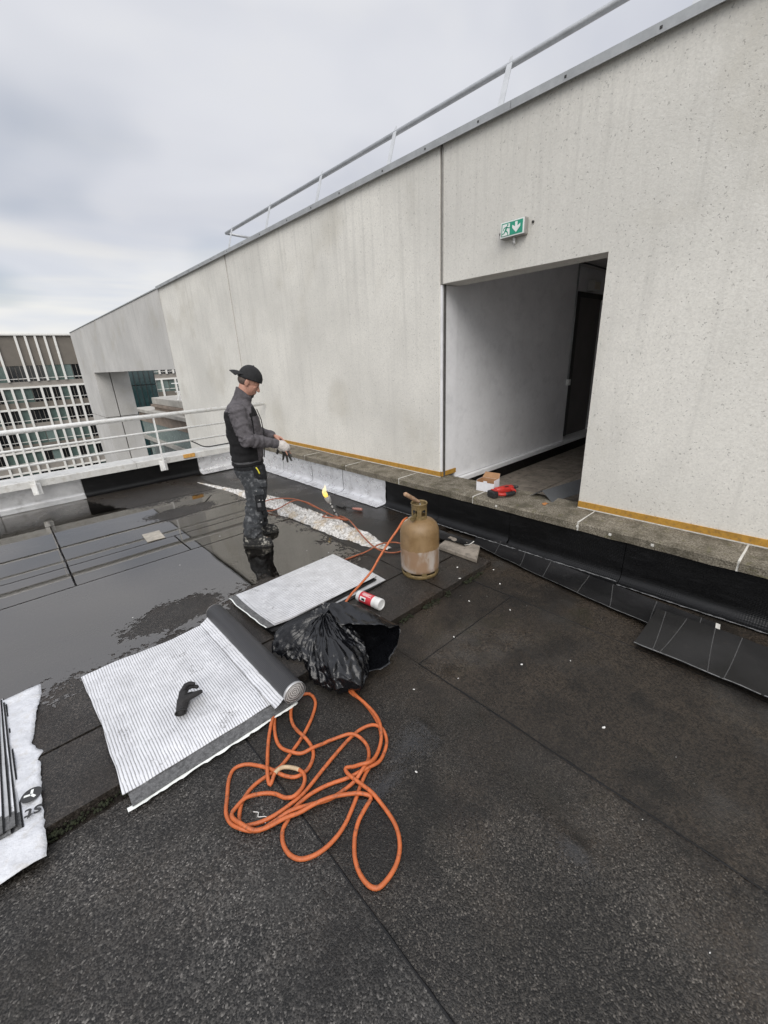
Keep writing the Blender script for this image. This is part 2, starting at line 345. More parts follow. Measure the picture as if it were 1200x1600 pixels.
def cloth(name, base, folds=.5, dust=None, dscale=9):
    m, t, ss = material(name); v = t.obj()
    n = t.noise(v, 22, 4, .6, .6); w_ = t.noise(v, 420, 2, .5); d = t.noise(v, dscale, 5, .7)
    c = t.mix(t.step(n, .3, .7), tuple(x * .78 for x in base), tuple(x * 1.2 for x in base))
    if dust: c = t.mix(t.m('MULTIPLY', t.step(d, .50, .66), dust[1]), c, dust[0])
    ss(base=c, rough=.9, normal=t.bump(t.m('ADD', n, t.m('MULTIPLY', w_, .12)), folds, .012), spec=.25); return m
J_GREY = cloth('grey_softshell', (.105, .097, .103)); J_BLACK = cloth('black_softshell', (.0135, .0132, .014)); J_BAND = cloth('grey_hem_band', (.12, .12, .125))
TROU = cloth('dusty_work_trousers', (.046, .049, .053), .8, ((.20, .205, .21), .70), 24); TROU_D = cloth('dark_pocket_cloth', (.014, .0145, .016), .6, ((.08, .08, .085), .3), 30)
BOOT = cloth('dusty_boot_leather', (.030, .030, .030), .7, ((.40, .385, .34), .95), 20)
SOLE = plain('black_rubber_sole', (.015, .015, .015), .7, var=.3, scale=30, dirt=((.30, .28, .22), .4))

def bagmat():
    m, t, ss = material('black_bin_liner'); v = t.obj()
    a = t.noise(v, 16, 5, .6, 1.2); b = t.vor(v, 26, 'Distance', 'SMOOTH_F1')
    ss(base=(.0045, .0048, .006), rough=t.lin(a, .3, .7, .17, .30), normal=t.bump(t.m('ADD', a, t.m('MULTIPLY', b, .5)), .22, .02), spec=.5); return m
BAG = bagmat()

def cylmat():
    m, t, ss = material('worn_gas_bottle_paint'); v = t.obj(); x, y, z = t.sep(v)
    n = t.noise(v, 9, 5, .65); s_ = t.noise(t.vm('MULTIPLY', v, (1, 1, .35)), 22, 5, .7); f = t.noise(v, 60, 4, .7)
    up = t.mix(t.step(n, .3, .7), (.185, .112, .048), (.255, .165, .078))
    up = t.mix(t.m('MULTIPLY', t.step(f, .60, .72), .6), up, (.075, .045, .025))
    up = t.mix(t.m('MULTIPLY', t.step(t.noise(t.vm('ADD', v, (2, 2, 2)), 7, 4), .64, .69), .7), up, (.58, .52, .42))
    lo = t.mix(t.step(t.noise(t.vm('MULTIPLY', v, (1, 1, .5)), 6.5, 4, .55), .40, .60), (.33, .215, .135), (.52, .46, .405))
    lo = t.mix(t.m('MULTIPLY', t.step(s_, .55, .68), .55), lo, (.24, .15, .085))
    zz = t.m('ADD', z, t.m('MULTIPLY', t.m('SUBTRACT', s_, .5), .035))
    c = t.mix(t.step(zz, .262, .252), up, lo)
    c = t.mix(t.step(zz, .062, .052), c, (.20, .13, .065))
    ss(base=c, rough=t.lin(n, .3, .7, .32, .55), normal=t.bump(f, .15, .004), spec=.5); return m
CYL = cylmat()
CYLTOP = plain('olive_guard_paint', (.19, .135, .058), .5, var=.3, scale=30, dirt=((.09, .06, .03), .5))

def foammat():
    m, t, ss = material('crusty_foam'); v = t.pos()
    a = t.noise(v, 38, 5, .7); b = t.noise(v, 6, 4, .6)
    c = t.mix(t.step(a, .33, .60), (.27, .25, .225), (.72, .705, .68))
    c = t.mix(t.m('MULTIPLY', t.step(b, .50, .66), .6), c, (.46, .36, .23))
    ss(base=c, rough=.85, normal=t.bump(a, .6, .012)); return m
FOAM = foammat()
GLASS_T = plain('teal_glass', (.10, .145, .13), .08, var=.35, scale=.35, spec=.8)
GLASS_D = plain('dark_glass', (.012, .014, .015), .06, var=.3, scale=.5, spec=.7)
GLASS_L = plain('blind_glass', (.16, .215, .20), .2, var=.15, scale=.6, spec=.7)
GLASS_TOW = plain('tower_glass', (.022, .050, .052), .06, var=.5, scale=.25, spec=.8)
OFF_WHITE = plain('off_white_cladding', (.80, .785, .74), .6, var=.06, scale=1)
TAUPE = plain('taupe_panel', (.17, .15, .125), .65, var=.08, scale=1)
TAUPE_L = plain('taupe_spandrel', (.28, .255, .225), .65, var=.08, scale=1)
CLAD = plain('grey_teal_cladding', (.13, .15, .145), .4, var=.2, scale=.6)
LEDGE = plain('pale_ledge_concrete', (.40, .38, .34), .8, var=.2, scale=1.5)
LEDGE_B = plain('brown_ledge', (.24, .19, .15), .85, var=.3, scale=1.2)
GROUND = plain('city_ground', (.12, .12, .115), .9, var=.3, scale=.05)
CANT = plain('bituminous_edge_light', (.15, .15, .15), .7, var=.5, scale=30)
def flame_mat():
    m = bpy.data.materials.new('gas_flame'); m.use_nodes = True; m.node_tree.nodes.clear(); t = NT(m.node_tree); L = m.node_tree.links
    o = t.n('ShaderNodeOutputMaterial'); e = t.n('ShaderNodeEmission'); tr = t.n('ShaderNodeBsdfTransparent'); mx = t.n('ShaderNodeMixShader')
    v = t.obj(); x, y, z = t.sep(v); h = t.step(z, .26, .40)
    L.new(t.mix(h, (1.0, .62, .10), (1.0, .86, .55)), e.inputs[0]); e.inputs[1].default_value = 1.1
    L.new(t.m('MULTIPLY', t.lin(z, .26, .40, .95, .35), t.step(t.noise(v, 30, 3), .30, .48)), mx.inputs[0]); L.new(tr.outputs[0], mx.inputs[1]); L.new(e.outputs[0], mx.inputs[2]); L.new(mx.outputs[0], o.inputs[0]); return m
FLAME = flame_mat()
def lamp_glow():
    m, t, ss = material('lamp_lens'); ss(base=(.75, .70, .6), rough=.2); return m
LENS = lamp_glow()


# ------------------------------------------------------------------ object helpers
def link(name, me, parent=None, mat=None, smooth=False, loc=None):
    o = bpy.data.objects.new(name, me); COL.objects.link(o)
    if parent is not None: o.parent = parent
    if mat is not None:
        me.materials.clear()
        for q in (mat if isinstance(mat, (list, tuple)) else [mat]): me.materials.append(q)
    if smooth:
        for p in me.polygons: p.use_smooth = True
    if loc is not None: o.location = loc
    return o
def obj(name, bm, mat, parent=None, smooth=False, loc=None, auto=None):
    bmesh.ops.recalc_face_normals(bm, faces=bm.faces)
    me = bpy.data.meshes.new(name); bm.to_mesh(me); bm.free()
    o = link(name, me, parent, mat, smooth, loc)
    if auto: me.set_sharp_from_angle(angle=math.radians(auto))
    return o
def thing(name, label, cat, loc=(0, 0, 0), rz=0, group=None):
    o = bpy.data.objects.new(name, None); COL.objects.link(o); o.empty_display_size = .1
    o.location = loc; o.rotation_euler = (0, 0, rz); return tag(o, label, cat, group)
def tag(o, label, cat, group=None, kind=None):
    if label: o['label'] = label
    if cat: o['category'] = cat
    if group: o['group'] = group
    if kind: o['kind'] = kind
    return o
def struct(o, label=None):
    o['kind'] = 'structure'
    if label: o['label'] = label
    return o
def box(bm, x0, x1, y0, y1, z0, z1, bev=0, mat=None):
    r = bmesh.ops.create_cube(bm, size=1.0); vs = r['verts']
    for v in vs: v.co = Vector((x0 + (v.co.x + .5) * (x1 - x0), y0 + (v.co.y + .5) * (y1 - y0), z0 + (v.co.z + .5) * (z1 - z0)))
    fs = {f for v in vs for f in v.link_faces}
    if bev:
        es = list({e for v in vs for e in v.link_edges})
        rr = bmesh.ops.bevel(bm, geom=es, offset=bev, segments=2, affect='EDGES', profile=.5)
        fs = set(rr['faces']) | {f for f in fs if f.is_valid}
    if mat is not None:
        for f in fs:
            if f.is_valid: f.material_index = mat
    return vs
def bx(*a, **k):
    bm = bmesh.new(); box(bm, *a, **k); return bm
def prism(bm, pts, d):
    """polygon pts (3-D) pushed along vector d"""
    a = [bm.verts.new(p) for p in pts]; b = [bm.verts.new(Vector(p) + Vector(d)) for p in pts]; n = len(pts)
    bm.faces.new(a); bm.faces.new(b[::-1])
    for i in range(n): bm.faces.new((a[i], b[i], b[(i + 1) % n], a[(i + 1) % n]))
def rings_mesh(bm, rings, closed=True, cap=True, mat=None):
    vs = [[bm.verts.new(p) for p in r] for r in rings]; n = len(rings[0]); fs = []
    for i in range(len(vs) - 1):
        for j in range(n if closed else n - 1):
            fs.append(bm.faces.new((vs[i][j], vs[i][(j + 1) % n], vs[i + 1][(j + 1) % n], vs[i + 1][j])))
    if cap and closed: fs.append(bm.faces.new(vs[0][::-1])); fs.append(bm.faces.new(vs[-1]))
    if mat is not None:
        for f in fs: f.material_index = mat
    return vs
def lathe(bm, prof, n=40, mat=None, cap=True):
    rings_mesh(bm, [[(r * math.cos(2 * PI * j / n), r * math.sin(2 * PI * j / n), z) for j in range(n)] for r, z in prof], True, cap, mat)
def frame_at(t):
    t = t.normalized(); a = Vector((0, 0, 1)) if abs(t.z) < .92 else Vector((1, 0, 0))
    u = t.cross(a).normalized(); return u, t.cross(u).normalized()
def tube(bm, pts, rad, n=10, cap=True, mat=None):
    pts = [Vector(p) for p in pts]; rings = []; u = None
    for i, p in enumerate(pts):
        t = (pts[min(i + 1, len(pts) - 1)] - pts[max(i - 1, 0)])
        if t.length < 1e-9: t = Vector((0, 0, 1))
        t.normalize()
        if u is None: u, v = frame_at(t)
        else:
            u = (u - t * u.dot(t)); u.normalize(); v = t.cross(u)
        r = rad[i] if isinstance(rad, (list, tuple)) else rad
        rings.append([p + (u * math.cos(2 * PI * j / n) + v * math.sin(2 * PI * j / n)) * r for j in range(n)])
    rings_mesh(bm, rings, True, cap, mat)
def spline(pts, step=.02):
    """Catmull-Rom through pts"""
    P = [Vector(p) for p in pts]; P = [P[0] * 2 - P[1]] + P + [P[-1] * 2 - P[-2]]; out = []
    for i in range(1, len(P) - 2):
        n = max(2, int((P[i + 1] - P[i]).length / step))
        for k in range(n):
            s = k / n; a, b, c, d = P[i - 1:i + 3]
            out.append(.5 * ((2 * b) + (c - a) * s + (2 * a - 5 * b + 4 * c - d) * s * s + (3 * b - a - 3 * c + d) * s ** 3))
    out.append(P[-2]); return out
def sheet(fn, nu, nv, thick=0):
    """grid surface fn(u,v) -> point, optional thickness downwards"""
    bm = bmesh.new()
    g = [[bm.verts.new(fn(i / nu, j / nv)) for j in range(nv + 1)] for i in range(nu + 1)]
    for i in range(nu):
        for j in range(nv): bm.faces.new((g[i][j], g[i + 1][j], g[i + 1][j + 1], g[i][j + 1]))
    if thick:
        bmesh.ops.recalc_face_normals(bm, faces=bm.faces)
        lo = [[bm.verts.new(g[i][j].co - Vector((0, 0, thick))) for j in range(nv + 1)] for i in range(nu + 1)]
        for i in range(nu):
            for j in range(nv): bm.faces.new((lo[i][j], lo[i][j + 1], lo[i + 1][j + 1], lo[i + 1][j]))
        for i in range(nu):
            bm.faces.new((g[i][0], lo[i][0], lo[i + 1][0], g[i + 1][0])); bm.faces.new((g[i][nv], g[i + 1][nv], lo[i + 1][nv], lo[i][nv]))
        for j in range(nv):
            bm.faces.new((g[0][j], g[0][j + 1], lo[0][j + 1], lo[0][j])); bm.faces.new((g[nu][j], lo[nu][j], lo[nu][j + 1], g[nu][j + 1]))
    return bm
def fbm(p, o=4):
    return noise.fractal(Vector(p), 1.0, 2.0, o, noise_basis='PERLIN_ORIGINAL')
def dup(root, loc=None, rz=None, label=None, parent=None):
    r = root.copy(); COL.objects.link(r)
    if parent is not None: r.parent = parent
    if loc is not None: r.location = loc
    if rz is not None: r.rotation_euler = (0, 0, rz)
    if label: r['label'] = label
    for ch in list(root.children): dup(ch, parent=r)
    return r
def remesh(bm, voxel, smooth=4, name='tmp'):
    """union overlapping closed shapes into one continuous skin"""
    bmesh.ops.recalc_face_normals(bm, faces=bm.faces)
    me = bpy.data.meshes.new(name); bm.to_mesh(me); bm.free()
    o = bpy.data.objects.new(name, me); COL.objects.link(o)
    md = o.modifiers.new('r', 'REMESH'); md.mode = 'VOXEL'; md.voxel_size = voxel; md.adaptivity = 0
    if smooth:
        sm = o.modifiers.new('s', 'SMOOTH'); sm.factor = .5; sm.iterations = smooth
    dg = bpy.context.evaluated_depsgraph_get(); dg.update()
    res = bpy.data.meshes.new_from_object(o.evaluated_get(dg)); bpy.data.objects.remove(o); bpy.data.meshes.remove(me)
    return res

# ------------------------------------------------------------------ ground far below, roof
struct(link('ground', (lambda: (lambda bm: (bmesh.ops.create_grid(bm, x_segments=2, y_segments=2, size=1500), [setattr(v.co, 'z', -26.0) for v in bm.verts], (lambda me: (bm.to_mesh(me), bm.free(), me)[2])(bpy.data.meshes.new('ground')))[2])(bmesh.new()))(), None, GROUND))

roof = struct(obj('roof', bx(-7.0, 4.6, -4.0, 7.7, -26.0, -.055), R_SMOOTH))
# slabs: top at z = 0, open joints between them, a few added as post reflections
YJ = [1.85, 2.295, 4.235, 4.765, 5.39, 6.30, 7.46]
XB = [[-6.66, -4.4, -2.2, 2.26]] * 2 + [[-6.66, -4.4, -2.2, .115, 1.10, 2.26], [-6.66, -4.4, -2.2, .118, 2.26], [-6.66, -4.4, -2.2, .122, 2.26], [-6.66, -4.4, -2.2, 2.26]]                      # the front rows are wide pieces without cross joints in view; inner cross joints behind them imitate the posts' dark reflections
GAP = .0065
def slab(x0, x1, y0, y1, z=0.0, zb=-.053, m=R_SLAB, nm='roof_slab', jag=.006):
    bm = bmesh.new(); P = []
    ed = [(x0, y0, x1, y0), (x1, y0, x1, y1), (x1, y1, x0, y1), (x0, y1, x0, y0)]
    for (a, b, c, d) in ed:
        n = 5
        for k in range(n):
            t = k / n; P.append((a + (c - a) * t + rnd.uniform(-jag, jag) * (k > 0), b + (d - b) * t + rnd.uniform(-jag, jag) * (k > 0), z + rnd.uniform(-.0015, .0015)))
    top = [bm.verts.new(p) for p in P]; low = [bm.verts.new((p[0], p[1], zb)) for p in P]; n = len(P)
    bm.faces.new(top)
    for i in range(n): bm.faces.new((top[i], low[i], low[(i + 1) % n], top[(i + 1) % n]))
    o = obj(nm, bm, m, roof); return o
WX, WY = [], []
for j in range(len(YJ) - 1):
    XX = XB[j]
    for i in range(len(XX) - 1): slab(XX[i] + GAP, XX[i + 1] - GAP, YJ[j] + GAP, YJ[j + 1] - GAP)
for (a, b, c, d) in ((2.26 + GAP, 2.93, 1.85 + GAP, 2.17), (2.26 + GAP, 2.93, 2.19, 2.66)): slab(a, b, c, d)
struct(obj('roof_membrane', bx(2.275, 3.46, 2.68, 7.46, -.054, -.012), R_SMOOTH, roof))
# lower felt area in front, strips lapping each other
for (x0, x1, y0, y1, z) in ((-7.0, .495, -4, 1.80, -.046), (.498, 1.533, -4, 1.82, -.050), (1.530, 2.60, -4, 1.452, -.0465), (1.530, 2.60, 1.449, 1.84, -.0500), (2.597, 3.46, -4, 2.64, -.0475)):
    m = R_COARSE if x1 < .6 else R_FORE if x1 < 1.6 else R_BROWN
    o = obj('felt_strip', bx(x0, x1, y0, y1, -.056, z), m, roof)
# bitumen squeezed out along the lap joints
def bleed(x0, y0, x1, y1, z, w=.009):
    L = Vector((x1 - x0, y1 - y0, 0)); n = Vector((-L.y, L.x, 0)).normalized(); sd = x0 * 7 + y0
    f = lambda u, v: Vector((x0, y0, z)) + L * u + n * ((v - .5) * w * (.7 + .9 * abs(fbm((u * L.length * 9, sd, 1), 3))) + .004 * fbm((u * L.length * 5, sd, 7), 2)) + Vector((0, 0, .0022 * (1 - (2 * v - 1) ** 2)))
    obj('bitumen_bleed', sheet(f, max(8, int(L.length * 30)), 4), B_BLACK, roof, True)
bleed(.497, -3.9, .497, 1.79, -.0462); bleed(1.531, -3.9, 1.531, 1.45, -.0468); bleed(1.531, 1.4505, 2.597, 1.4505, -.0468); bleed(2.598, -3.9, 2.598, 1.82, -.0470)
# standing rain water: laid over the slabs, broken at the open joints and at the added post-reflection lines
bm = bmesh.new()
for (ya, yb) in ((2.31, 4.235), (4.235, 4.765), (4.765, 5.39), (5.39, 6.30), (6.30, 7.46)):
    XJ_ = XB[YJ.index(2.295 if ya < 3 else ya)]
    for i in range(len(XJ_) - 1):
        g = .0085
        vs = [bm.verts.new(p) for p in ((XJ_[i] + g, ya + g, .0035), (XJ_[i + 1] - g, ya + g, .0035), (XJ_[i + 1] - g, yb - g, .0035), (XJ_[i] + g, yb - g, .0035))]
        bm.faces.new(vs)
me_ = bpy.data.meshes.new('water'); bm.to_mesh(me_); bm.free(); struct(link('water', me_, None, WATER))
bm = bmesh.new(); vs = [bm.verts.new(p) for p in ((.3, 0, -.0415), (1.9, 0, -.0415), (1.9, 1.44, -.0415), (.3, 1.44, -.0415))]; bm.faces.new(vs)
me_ = bpy.data.meshes.new('water'); bm.to_mesh(me_); bm.free(); struct(link('water', me_, None, FILM))

# ------------------------------------------------------------------ raised kerb along the wall
kerb = thing('roof_kerb', 'low kerb of mossy coping stones along the foot of the concrete wall', 'kerb')
YC = [-2.96, -1.89, -.82, .25, 1.31, 2.38, 3.46, 4.50, 5.55, 6.45, 7.30]
for a, b in zip(YC, YC[1:]):
    bm = bmesh.new(); n = 8; rings = []
    for k in range(n + 1):
        y = a + .006 + (b - a - .012) * k / n; e = lambda s: rnd.uniform(-s, s)
        rings.append([(3.352 + e(.004), y, .318 + e(.003)), (3.348 + e(.004), y, .378 + e(.003)), (3.36 + e(.003), y, .392 + e(.002)), (3.55, y, .394 + e(.002)), (3.705 if not 1.3 < y < 3.2 else 3.83, y, .396), (3.705 if not 1.3 < y < 3.2 else 3.83, y, .318)])
    rings_mesh(bm, rings, True, True); o = obj('coping_stone', bm, C_COP, kerb)
for y in YC[1:-1]: obj('mortar_joint', bx(3.353, 3.70, y - .007, y + .007, .318, .3935), C_MORTAR, kerb)
obj('kerb_core', bx(3.40, 3.80, -2.96, 7.40, -.056, .317), B_BLACK, kerb)
def upstand(y0, y1, mat, name, foot=.09, x=3.385, ztop=.316, n=10, zfoot=-.008, wav=.004, fil=.05):
    def fn(u, v):
        y = y0 + (y1 - y0) * v; q = wav * fbm((y * 6, u * 4, x * 3), 3)
        if u < .6: return Vector((x + q, y, ztop + (zfoot + fil - ztop) * u / .6))
        t = (u - .6) / .4; return Vector((x - foot * t + q * .5, y, zfoot + fil * (1 - t) ** (2 if fil > .03 else 6) + .003 + abs(q) * .25))
    return obj(name, sheet(fn, 14, n), mat, kerb, True)
for (a, b, m) in ((-2.9, -.55, B_WEAVE), (-.545, .93, B_WEAVE), (.935, 1.96, B_WEAVE), (1.965, 2.86, B_BLACK), (2.865, 3.72, B_BLACK)):
    upstand(a, b, m, 'black_upstand', zfoot=-.012 if a > 1.9 else -.04, n=24)
for (a, b) in ((3.735, 4.62), (4.63, 5.42), (5.43, 6.3), (6.31, 7.30)):
    upstand(a, b, F_KERB, 'foil_upstand', foot=.17, x=3.380, zfoot=-.008, n=40, wav=.011, fil=.02)
for (a, b) in ((-2.9, .93), (.935, 3.70)):
    zf = -.036 if a < 0 else -.010
    obj('worn_edge', sheet(lambda u, v: Vector((3.302 - .010 * u - .012 * abs(fbm((v * 30, 2, 1), 3)) - (.012 * abs(fbm((v * 55, u * 3, 7), 3)) * u), a + (b - a) * v, zf + .006 + .008 * abs(fbm((v * 60, u * 2, 4), 3)))), 3, 200), CANT, kerb, True)
for y in (1.31, .75, 2.1, -.1, 1.05): obj('coping_spot', bx(3.3435, 3.3475, y - .011, y + .011, .345, .367, bev=.003), C_MORTAR, kerb)

# ------------------------------------------------------------------ the long concrete wall
wall = thing('concrete_wall', 'long pale grey washed concrete wall of panels with a dark passage opening', 'wall', (3.7, 3.0, 0))
wall.location = (0, 0, 0)
ZT = 3.612; J = .015
def panel(pts, name='wall_panel', depth=.27, m=C_WALL, bev=.006):
    bm = bmesh.new(); prism(bm, [(3.70, y, z) for y, z in pts], (depth, 0, 0))
    es = [e for e in bm.edges if all(abs(v.co.x - 3.70) < 1e-4 for v in e.verts)]
    bmesh.ops.bevel(bm, geom=es, offset=bev, segments=2, affect='EDGES', profile=.5)
    return obj(name, bm, m, wall)
panel([(3.10 - J, ZT), (3.10 - J, 2.437), (1.468, 2.437), (1.468, .395), (-4.0, .395), (-4.0, ZT)])
panel([(3.10 + J, .395), (3.10 + J, ZT), (8.015, ZT), (8.015, .395)])
panel([(8.04 + J, -1.0), (8.04 + J, ZT), (11.97 - J, ZT), (11.97 - J, -1.0)], m=C_WALL)
panel([(11.97 + J, 1.725), (11.97 + J, 3.585), (17.5 - J, 3.585), (17.5 - J, 1.725)], m=C_FAR, depth=1.35)
panel([(17.5 + J, 1.72), (17.5 + J, 3.585), (23.05, 3.585), (23.05, 1.72)], m=C_FAR, depth=1.35)
panel([(23.06, -.24), (23.06, 3.585), (26.5, 3.585), (26.5, -.24)], m=C_FAR, depth=.57)
panel([(23.06, -26), (23.06, -.27), (26.5, -.27), (26.5, -26)], m=C_FAR, depth=.57)
obj('wall_panel', bx(4.31, 5.05, 23.06, 26.5, -.24, 3.58, bev=.01), C_FAR, wall); obj('wall_panel', bx(4.31, 5.05, 23.06, 26.5, -26, -.27, bev=.01), C_FAR, wall)
panel([(8.04 + J, -26), (8.04 + J, -1.01), (11.97 - J, -1.01), (11.97 - J, -26)], m=C_WALL)
for (y, z0, z1, m) in ((3.10, .395, ZT - .002, JOINT), (8.04, .395, ZT - .002, JOINT), (11.97, -1, 3.58, JOINT), (17.5, 1.73, 3.58, JOINT)):
    obj('panel_joint', bx(3.728, 3.75, y - .03, y + .02, z0, z1), m, wall)
obj('panel_joint', bx(3.694, 3.70, 3.071, 3.083, 2.44, ZT - .05), JOINT_LIGHT, wall)
obj('wall_core', bx(3.975, 5.0, 3.14, 11.9, -26, 3.5), C_DARK, wall)
obj('wall_core', bx(3.975, 9.2, -4.0, 1.46, -1, 3.5), C_DARK, wall)
# ochre damp-course strips with the white line below them
for (a, b) in ((-4.0, 1.464), (3.094, 7.35)):
    obj('ochre_strip', bx(3.688, 3.7, a, b, .405, .458), YELLOW, wall); obj('sealant_line', bx(3.684, 3.7, a, b, .3965, .4045), C_MORTAR, wall)
obj('ochre_strip', bx(3.702, 3.965, 3.078, 3.089, .405, .458), YELLOW, wall)
obj('jamb_lining', bx(3.71, 3.968, 3.0895, 3.1135, .459, 2.432), C_PAINT, wall)
# metal flashing on top, in lengths
YF = [-4.0, -1.6, .4, 2.35, 4.3, 6.3, 8.2, 10.1, 12.0]
for a, b in zip(YF, YF[1:]):
    bm = bmesh.new(); P = [(3.655, ZT - .045), (3.652, ZT - .047), (3.652, ZT + .012), (3.70, ZT + .025), (4.05, ZT + .04), (4.05, ZT + .032), (3.70, ZT + .017), (3.660, ZT + .006)]
    rings_mesh(bm, [[(x, y, z) for x, z in P] for y in (a + .002, b - .002)]); obj('wall_flashing', bm, FLASH, wall)
    for k in range(3): obj('rivet', bx(3.648, 3.653, a + .3 + k * .6, a + .316 + k * .6, ZT - .026, ZT - .010, bev=.002), DARK_METAL, wall)
obj('wall_flashing', bx(3.68, 4.2, 12.0, 26.52, 3.587, 3.61), FLASH, wall)
# inside the passage
obj('passage_wall', bx(3.975, 6.86, 3.106, 3.13, .33, 3.0), C_PAINT, wall); obj('ledge', bx(3.84, 8.2, 3.045, 3.106, .27, .328, bev=.006), C_PAINT, wall)
obj('upstand', bx(3.84, 8.2, 3.06, 3.10, -.05, .269), B_BLACK, wall)
obj('passage_wall', bx(6.862, 8.4, 3.30, 3.36, .33, 3.0), C_PAINT, wall); obj('passage_wall', bx(6.845, 6.862, 3.131, 3.36, .33, 3.0), C_PAINT, wall)
obj('ledge', bx(6.862, 8.2, 3.107, 3.298, .27, .327), C_PAINT, wall)
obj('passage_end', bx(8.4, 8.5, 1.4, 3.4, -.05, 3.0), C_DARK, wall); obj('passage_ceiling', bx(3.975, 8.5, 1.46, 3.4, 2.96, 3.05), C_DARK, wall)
obj('passage_wall', bx(3.98, 8.5, 1.462, 1.474, -.05, 2.96), C_PAINT, wall)
dr = obj('door', bx(7.30, 8.12, 3.262, 3.298, .335, 2.52), BROWN_DOOR, wall)
obj('door_frame', bx(7.20, 7.298, 3.25, 3.299, .335, 2.60), DARK_METAL, wall); obj('door_frame', bx(7.299, 8.2, 3.25, 3.299, 2.521, 2.60), DARK_METAL, wall)
bm = bmesh.new(); tube(bm, [(6.80, 3.092, 2.95), (6.80, 3.092, 1.30)], .013, 8); obj('conduit', bm, GALV, wall, True)
bm = bmesh.new(); tube(bm, spline([(6.80, 3.09, 2.93), (7.1, 3.08, 2.93), (8.2, 3.08, 2.91)], .1), .012, 8); obj('conduit', bm, DARK_METAL, wall, True)
obj('socket_box', bx(6.76, 6.84, 3.06, 3.105, 1.22, 1.31, bev=.006), WHITE_PL, wall)
# floor of the passage: pavers on a lower level
pf = obj('passage_floor', bx(3.84, 8.4, 1.474, 3.10, -.05, .118), B_BLACK, wall)
for i in range(6):
    for j, (a, b) in enumerate(((1.80, 2.30), (2.31, 2.81))):
        x0 = 3.86 + i * .62 - j * .12
        obj('paver', bx(max(3.85, x0), x0 + .61, a, b, .119, .15 + rnd.uniform(-.004, .004), bev=.004), C_PAVER, wall)
obj('passage_gravel', bx(3.86, 8.3, 2.83, 3.05, .119, .135), C_PAVER, wall)
obj('paver', bx(3.86, 6.0, 1.48, 1.79, .119, .147), C_PAVER, wall)

lamp = thing('emergency_lamp', 'small boxy emergency lamp above the brown door inside the passage', 'lamp', (7.72, 3.24, 2.70))
obj('housing', bx(-.13, .13, -.05, .05, -.08, .08, bev=.012), WHITE_PL, lamp); obj('lens', bx(-.10, .10, -.062, -.051, -.055, .055, bev=.004), LENS, lamp)

# exit sign on the wall
sg = thing('exit_sign', 'green and white running-man exit sign with down arrow above the passage opening', 'sign', (3.668, 2.268, 2.742), math.radians(-90))
# local: x runs towards -Y of the scene (to the right in the picture), front faces local -Y
sg.rotation_euler = (0, 0, math.radians(-90))
obj('case', bx(-.118, .118, -.028, .030, -.064, .064, bev=.010), plain('grey_case', (.30, .29, .27), .5, var=.15), sg)
obj('bezel', bx(-.112, .112, -.033, -.0285, -.058, .058, bev=.002), SIGN_WHITE, sg); obj('green_panel', bx(-.100, .100, -.0355, -.0335, -.048, .048), GREEN, sg)
def flat(pts, y=-.0358, d=-.0015):
    bm = bmesh.new(); prism(bm, [(x, y, z) for x, z in pts], (0, d, 0)); return bm
obj('doorway_mark', flat([(-.092, -.044), (-.020, -.044), (-.020, .040), (-.092, .040)]), SIGN_WHITE, sg)
bm = bmesh.new()
def stroke(a, b, w0, w1, y=-.0375):
    a = Vector((a[0], 0, a[1])); b = Vector((b[0], 0, b[1])); n = Vector((-(b - a).z, 0, (b - a).x)).normalized()
    P = [a + n * w0, b + n * w1, b - n * w1, a - n * w0]; prism(bm, [(p.x, y, p.z) for p in P], (0, -.001, 0))
c = [(-.040 + .0075 * math.cos(i * PI / 6), .030 + .0075 * math.sin(i * PI / 6)) for i in range(12)]; prism(bm, [(x, -.0375, z) for x, z in c], (0, -.001, 0))
for a, b, p, q in (((-.046, .020), (-.060, -.008), .008, .007), ((-.048, .018), (-.026, .006), .004, .003), ((-.026, .006), (-.012, .010), .003, .003), ((-.052, .016), (-.074, .012), .004, .003), ((-.074, .012), (-.082, -.006), .003, .003),
                   ((-.058, -.008), (-.040, -.022), .006, .004), ((-.040, -.022), (-.034, -.044), .004, .003), ((-.062, -.008), (-.072, -.026), .006, .004), ((-.072, -.026), (-.096, -.030), .004, .003)): stroke(a, b, p, q)
obj('running_figure', bm, GREEN, sg)
obj('down_arrow', flat([(.030, .040), (.052, .040), (.052, .004), (.052, .006), (.078, .022), (.078, .000), (.041, -.038), (.004, .000), (.004, .022), (.030, .006)]), SIGN_WHITE, sg)
bm = bmesh.new(); tube(bm, [(.0, .01, -.064), (.0, .01, -.085)], .013, 10); tube(bm, [(0, .01, -.0851), (0, .02, -.112)], .010, 10, mat=1); obj('cable_gland', bm, [WHITE_PL, BLACK_PL], sg, True)
for x in (-.148, .158):
    bm = bmesh.new(); tube(bm, [(x, .031, .02 if x > 0 else -.008), (x, .020, .02 if x > 0 else -.008)], .010, 10); obj('wall_plug', bm, DARK_METAL, sg, True)

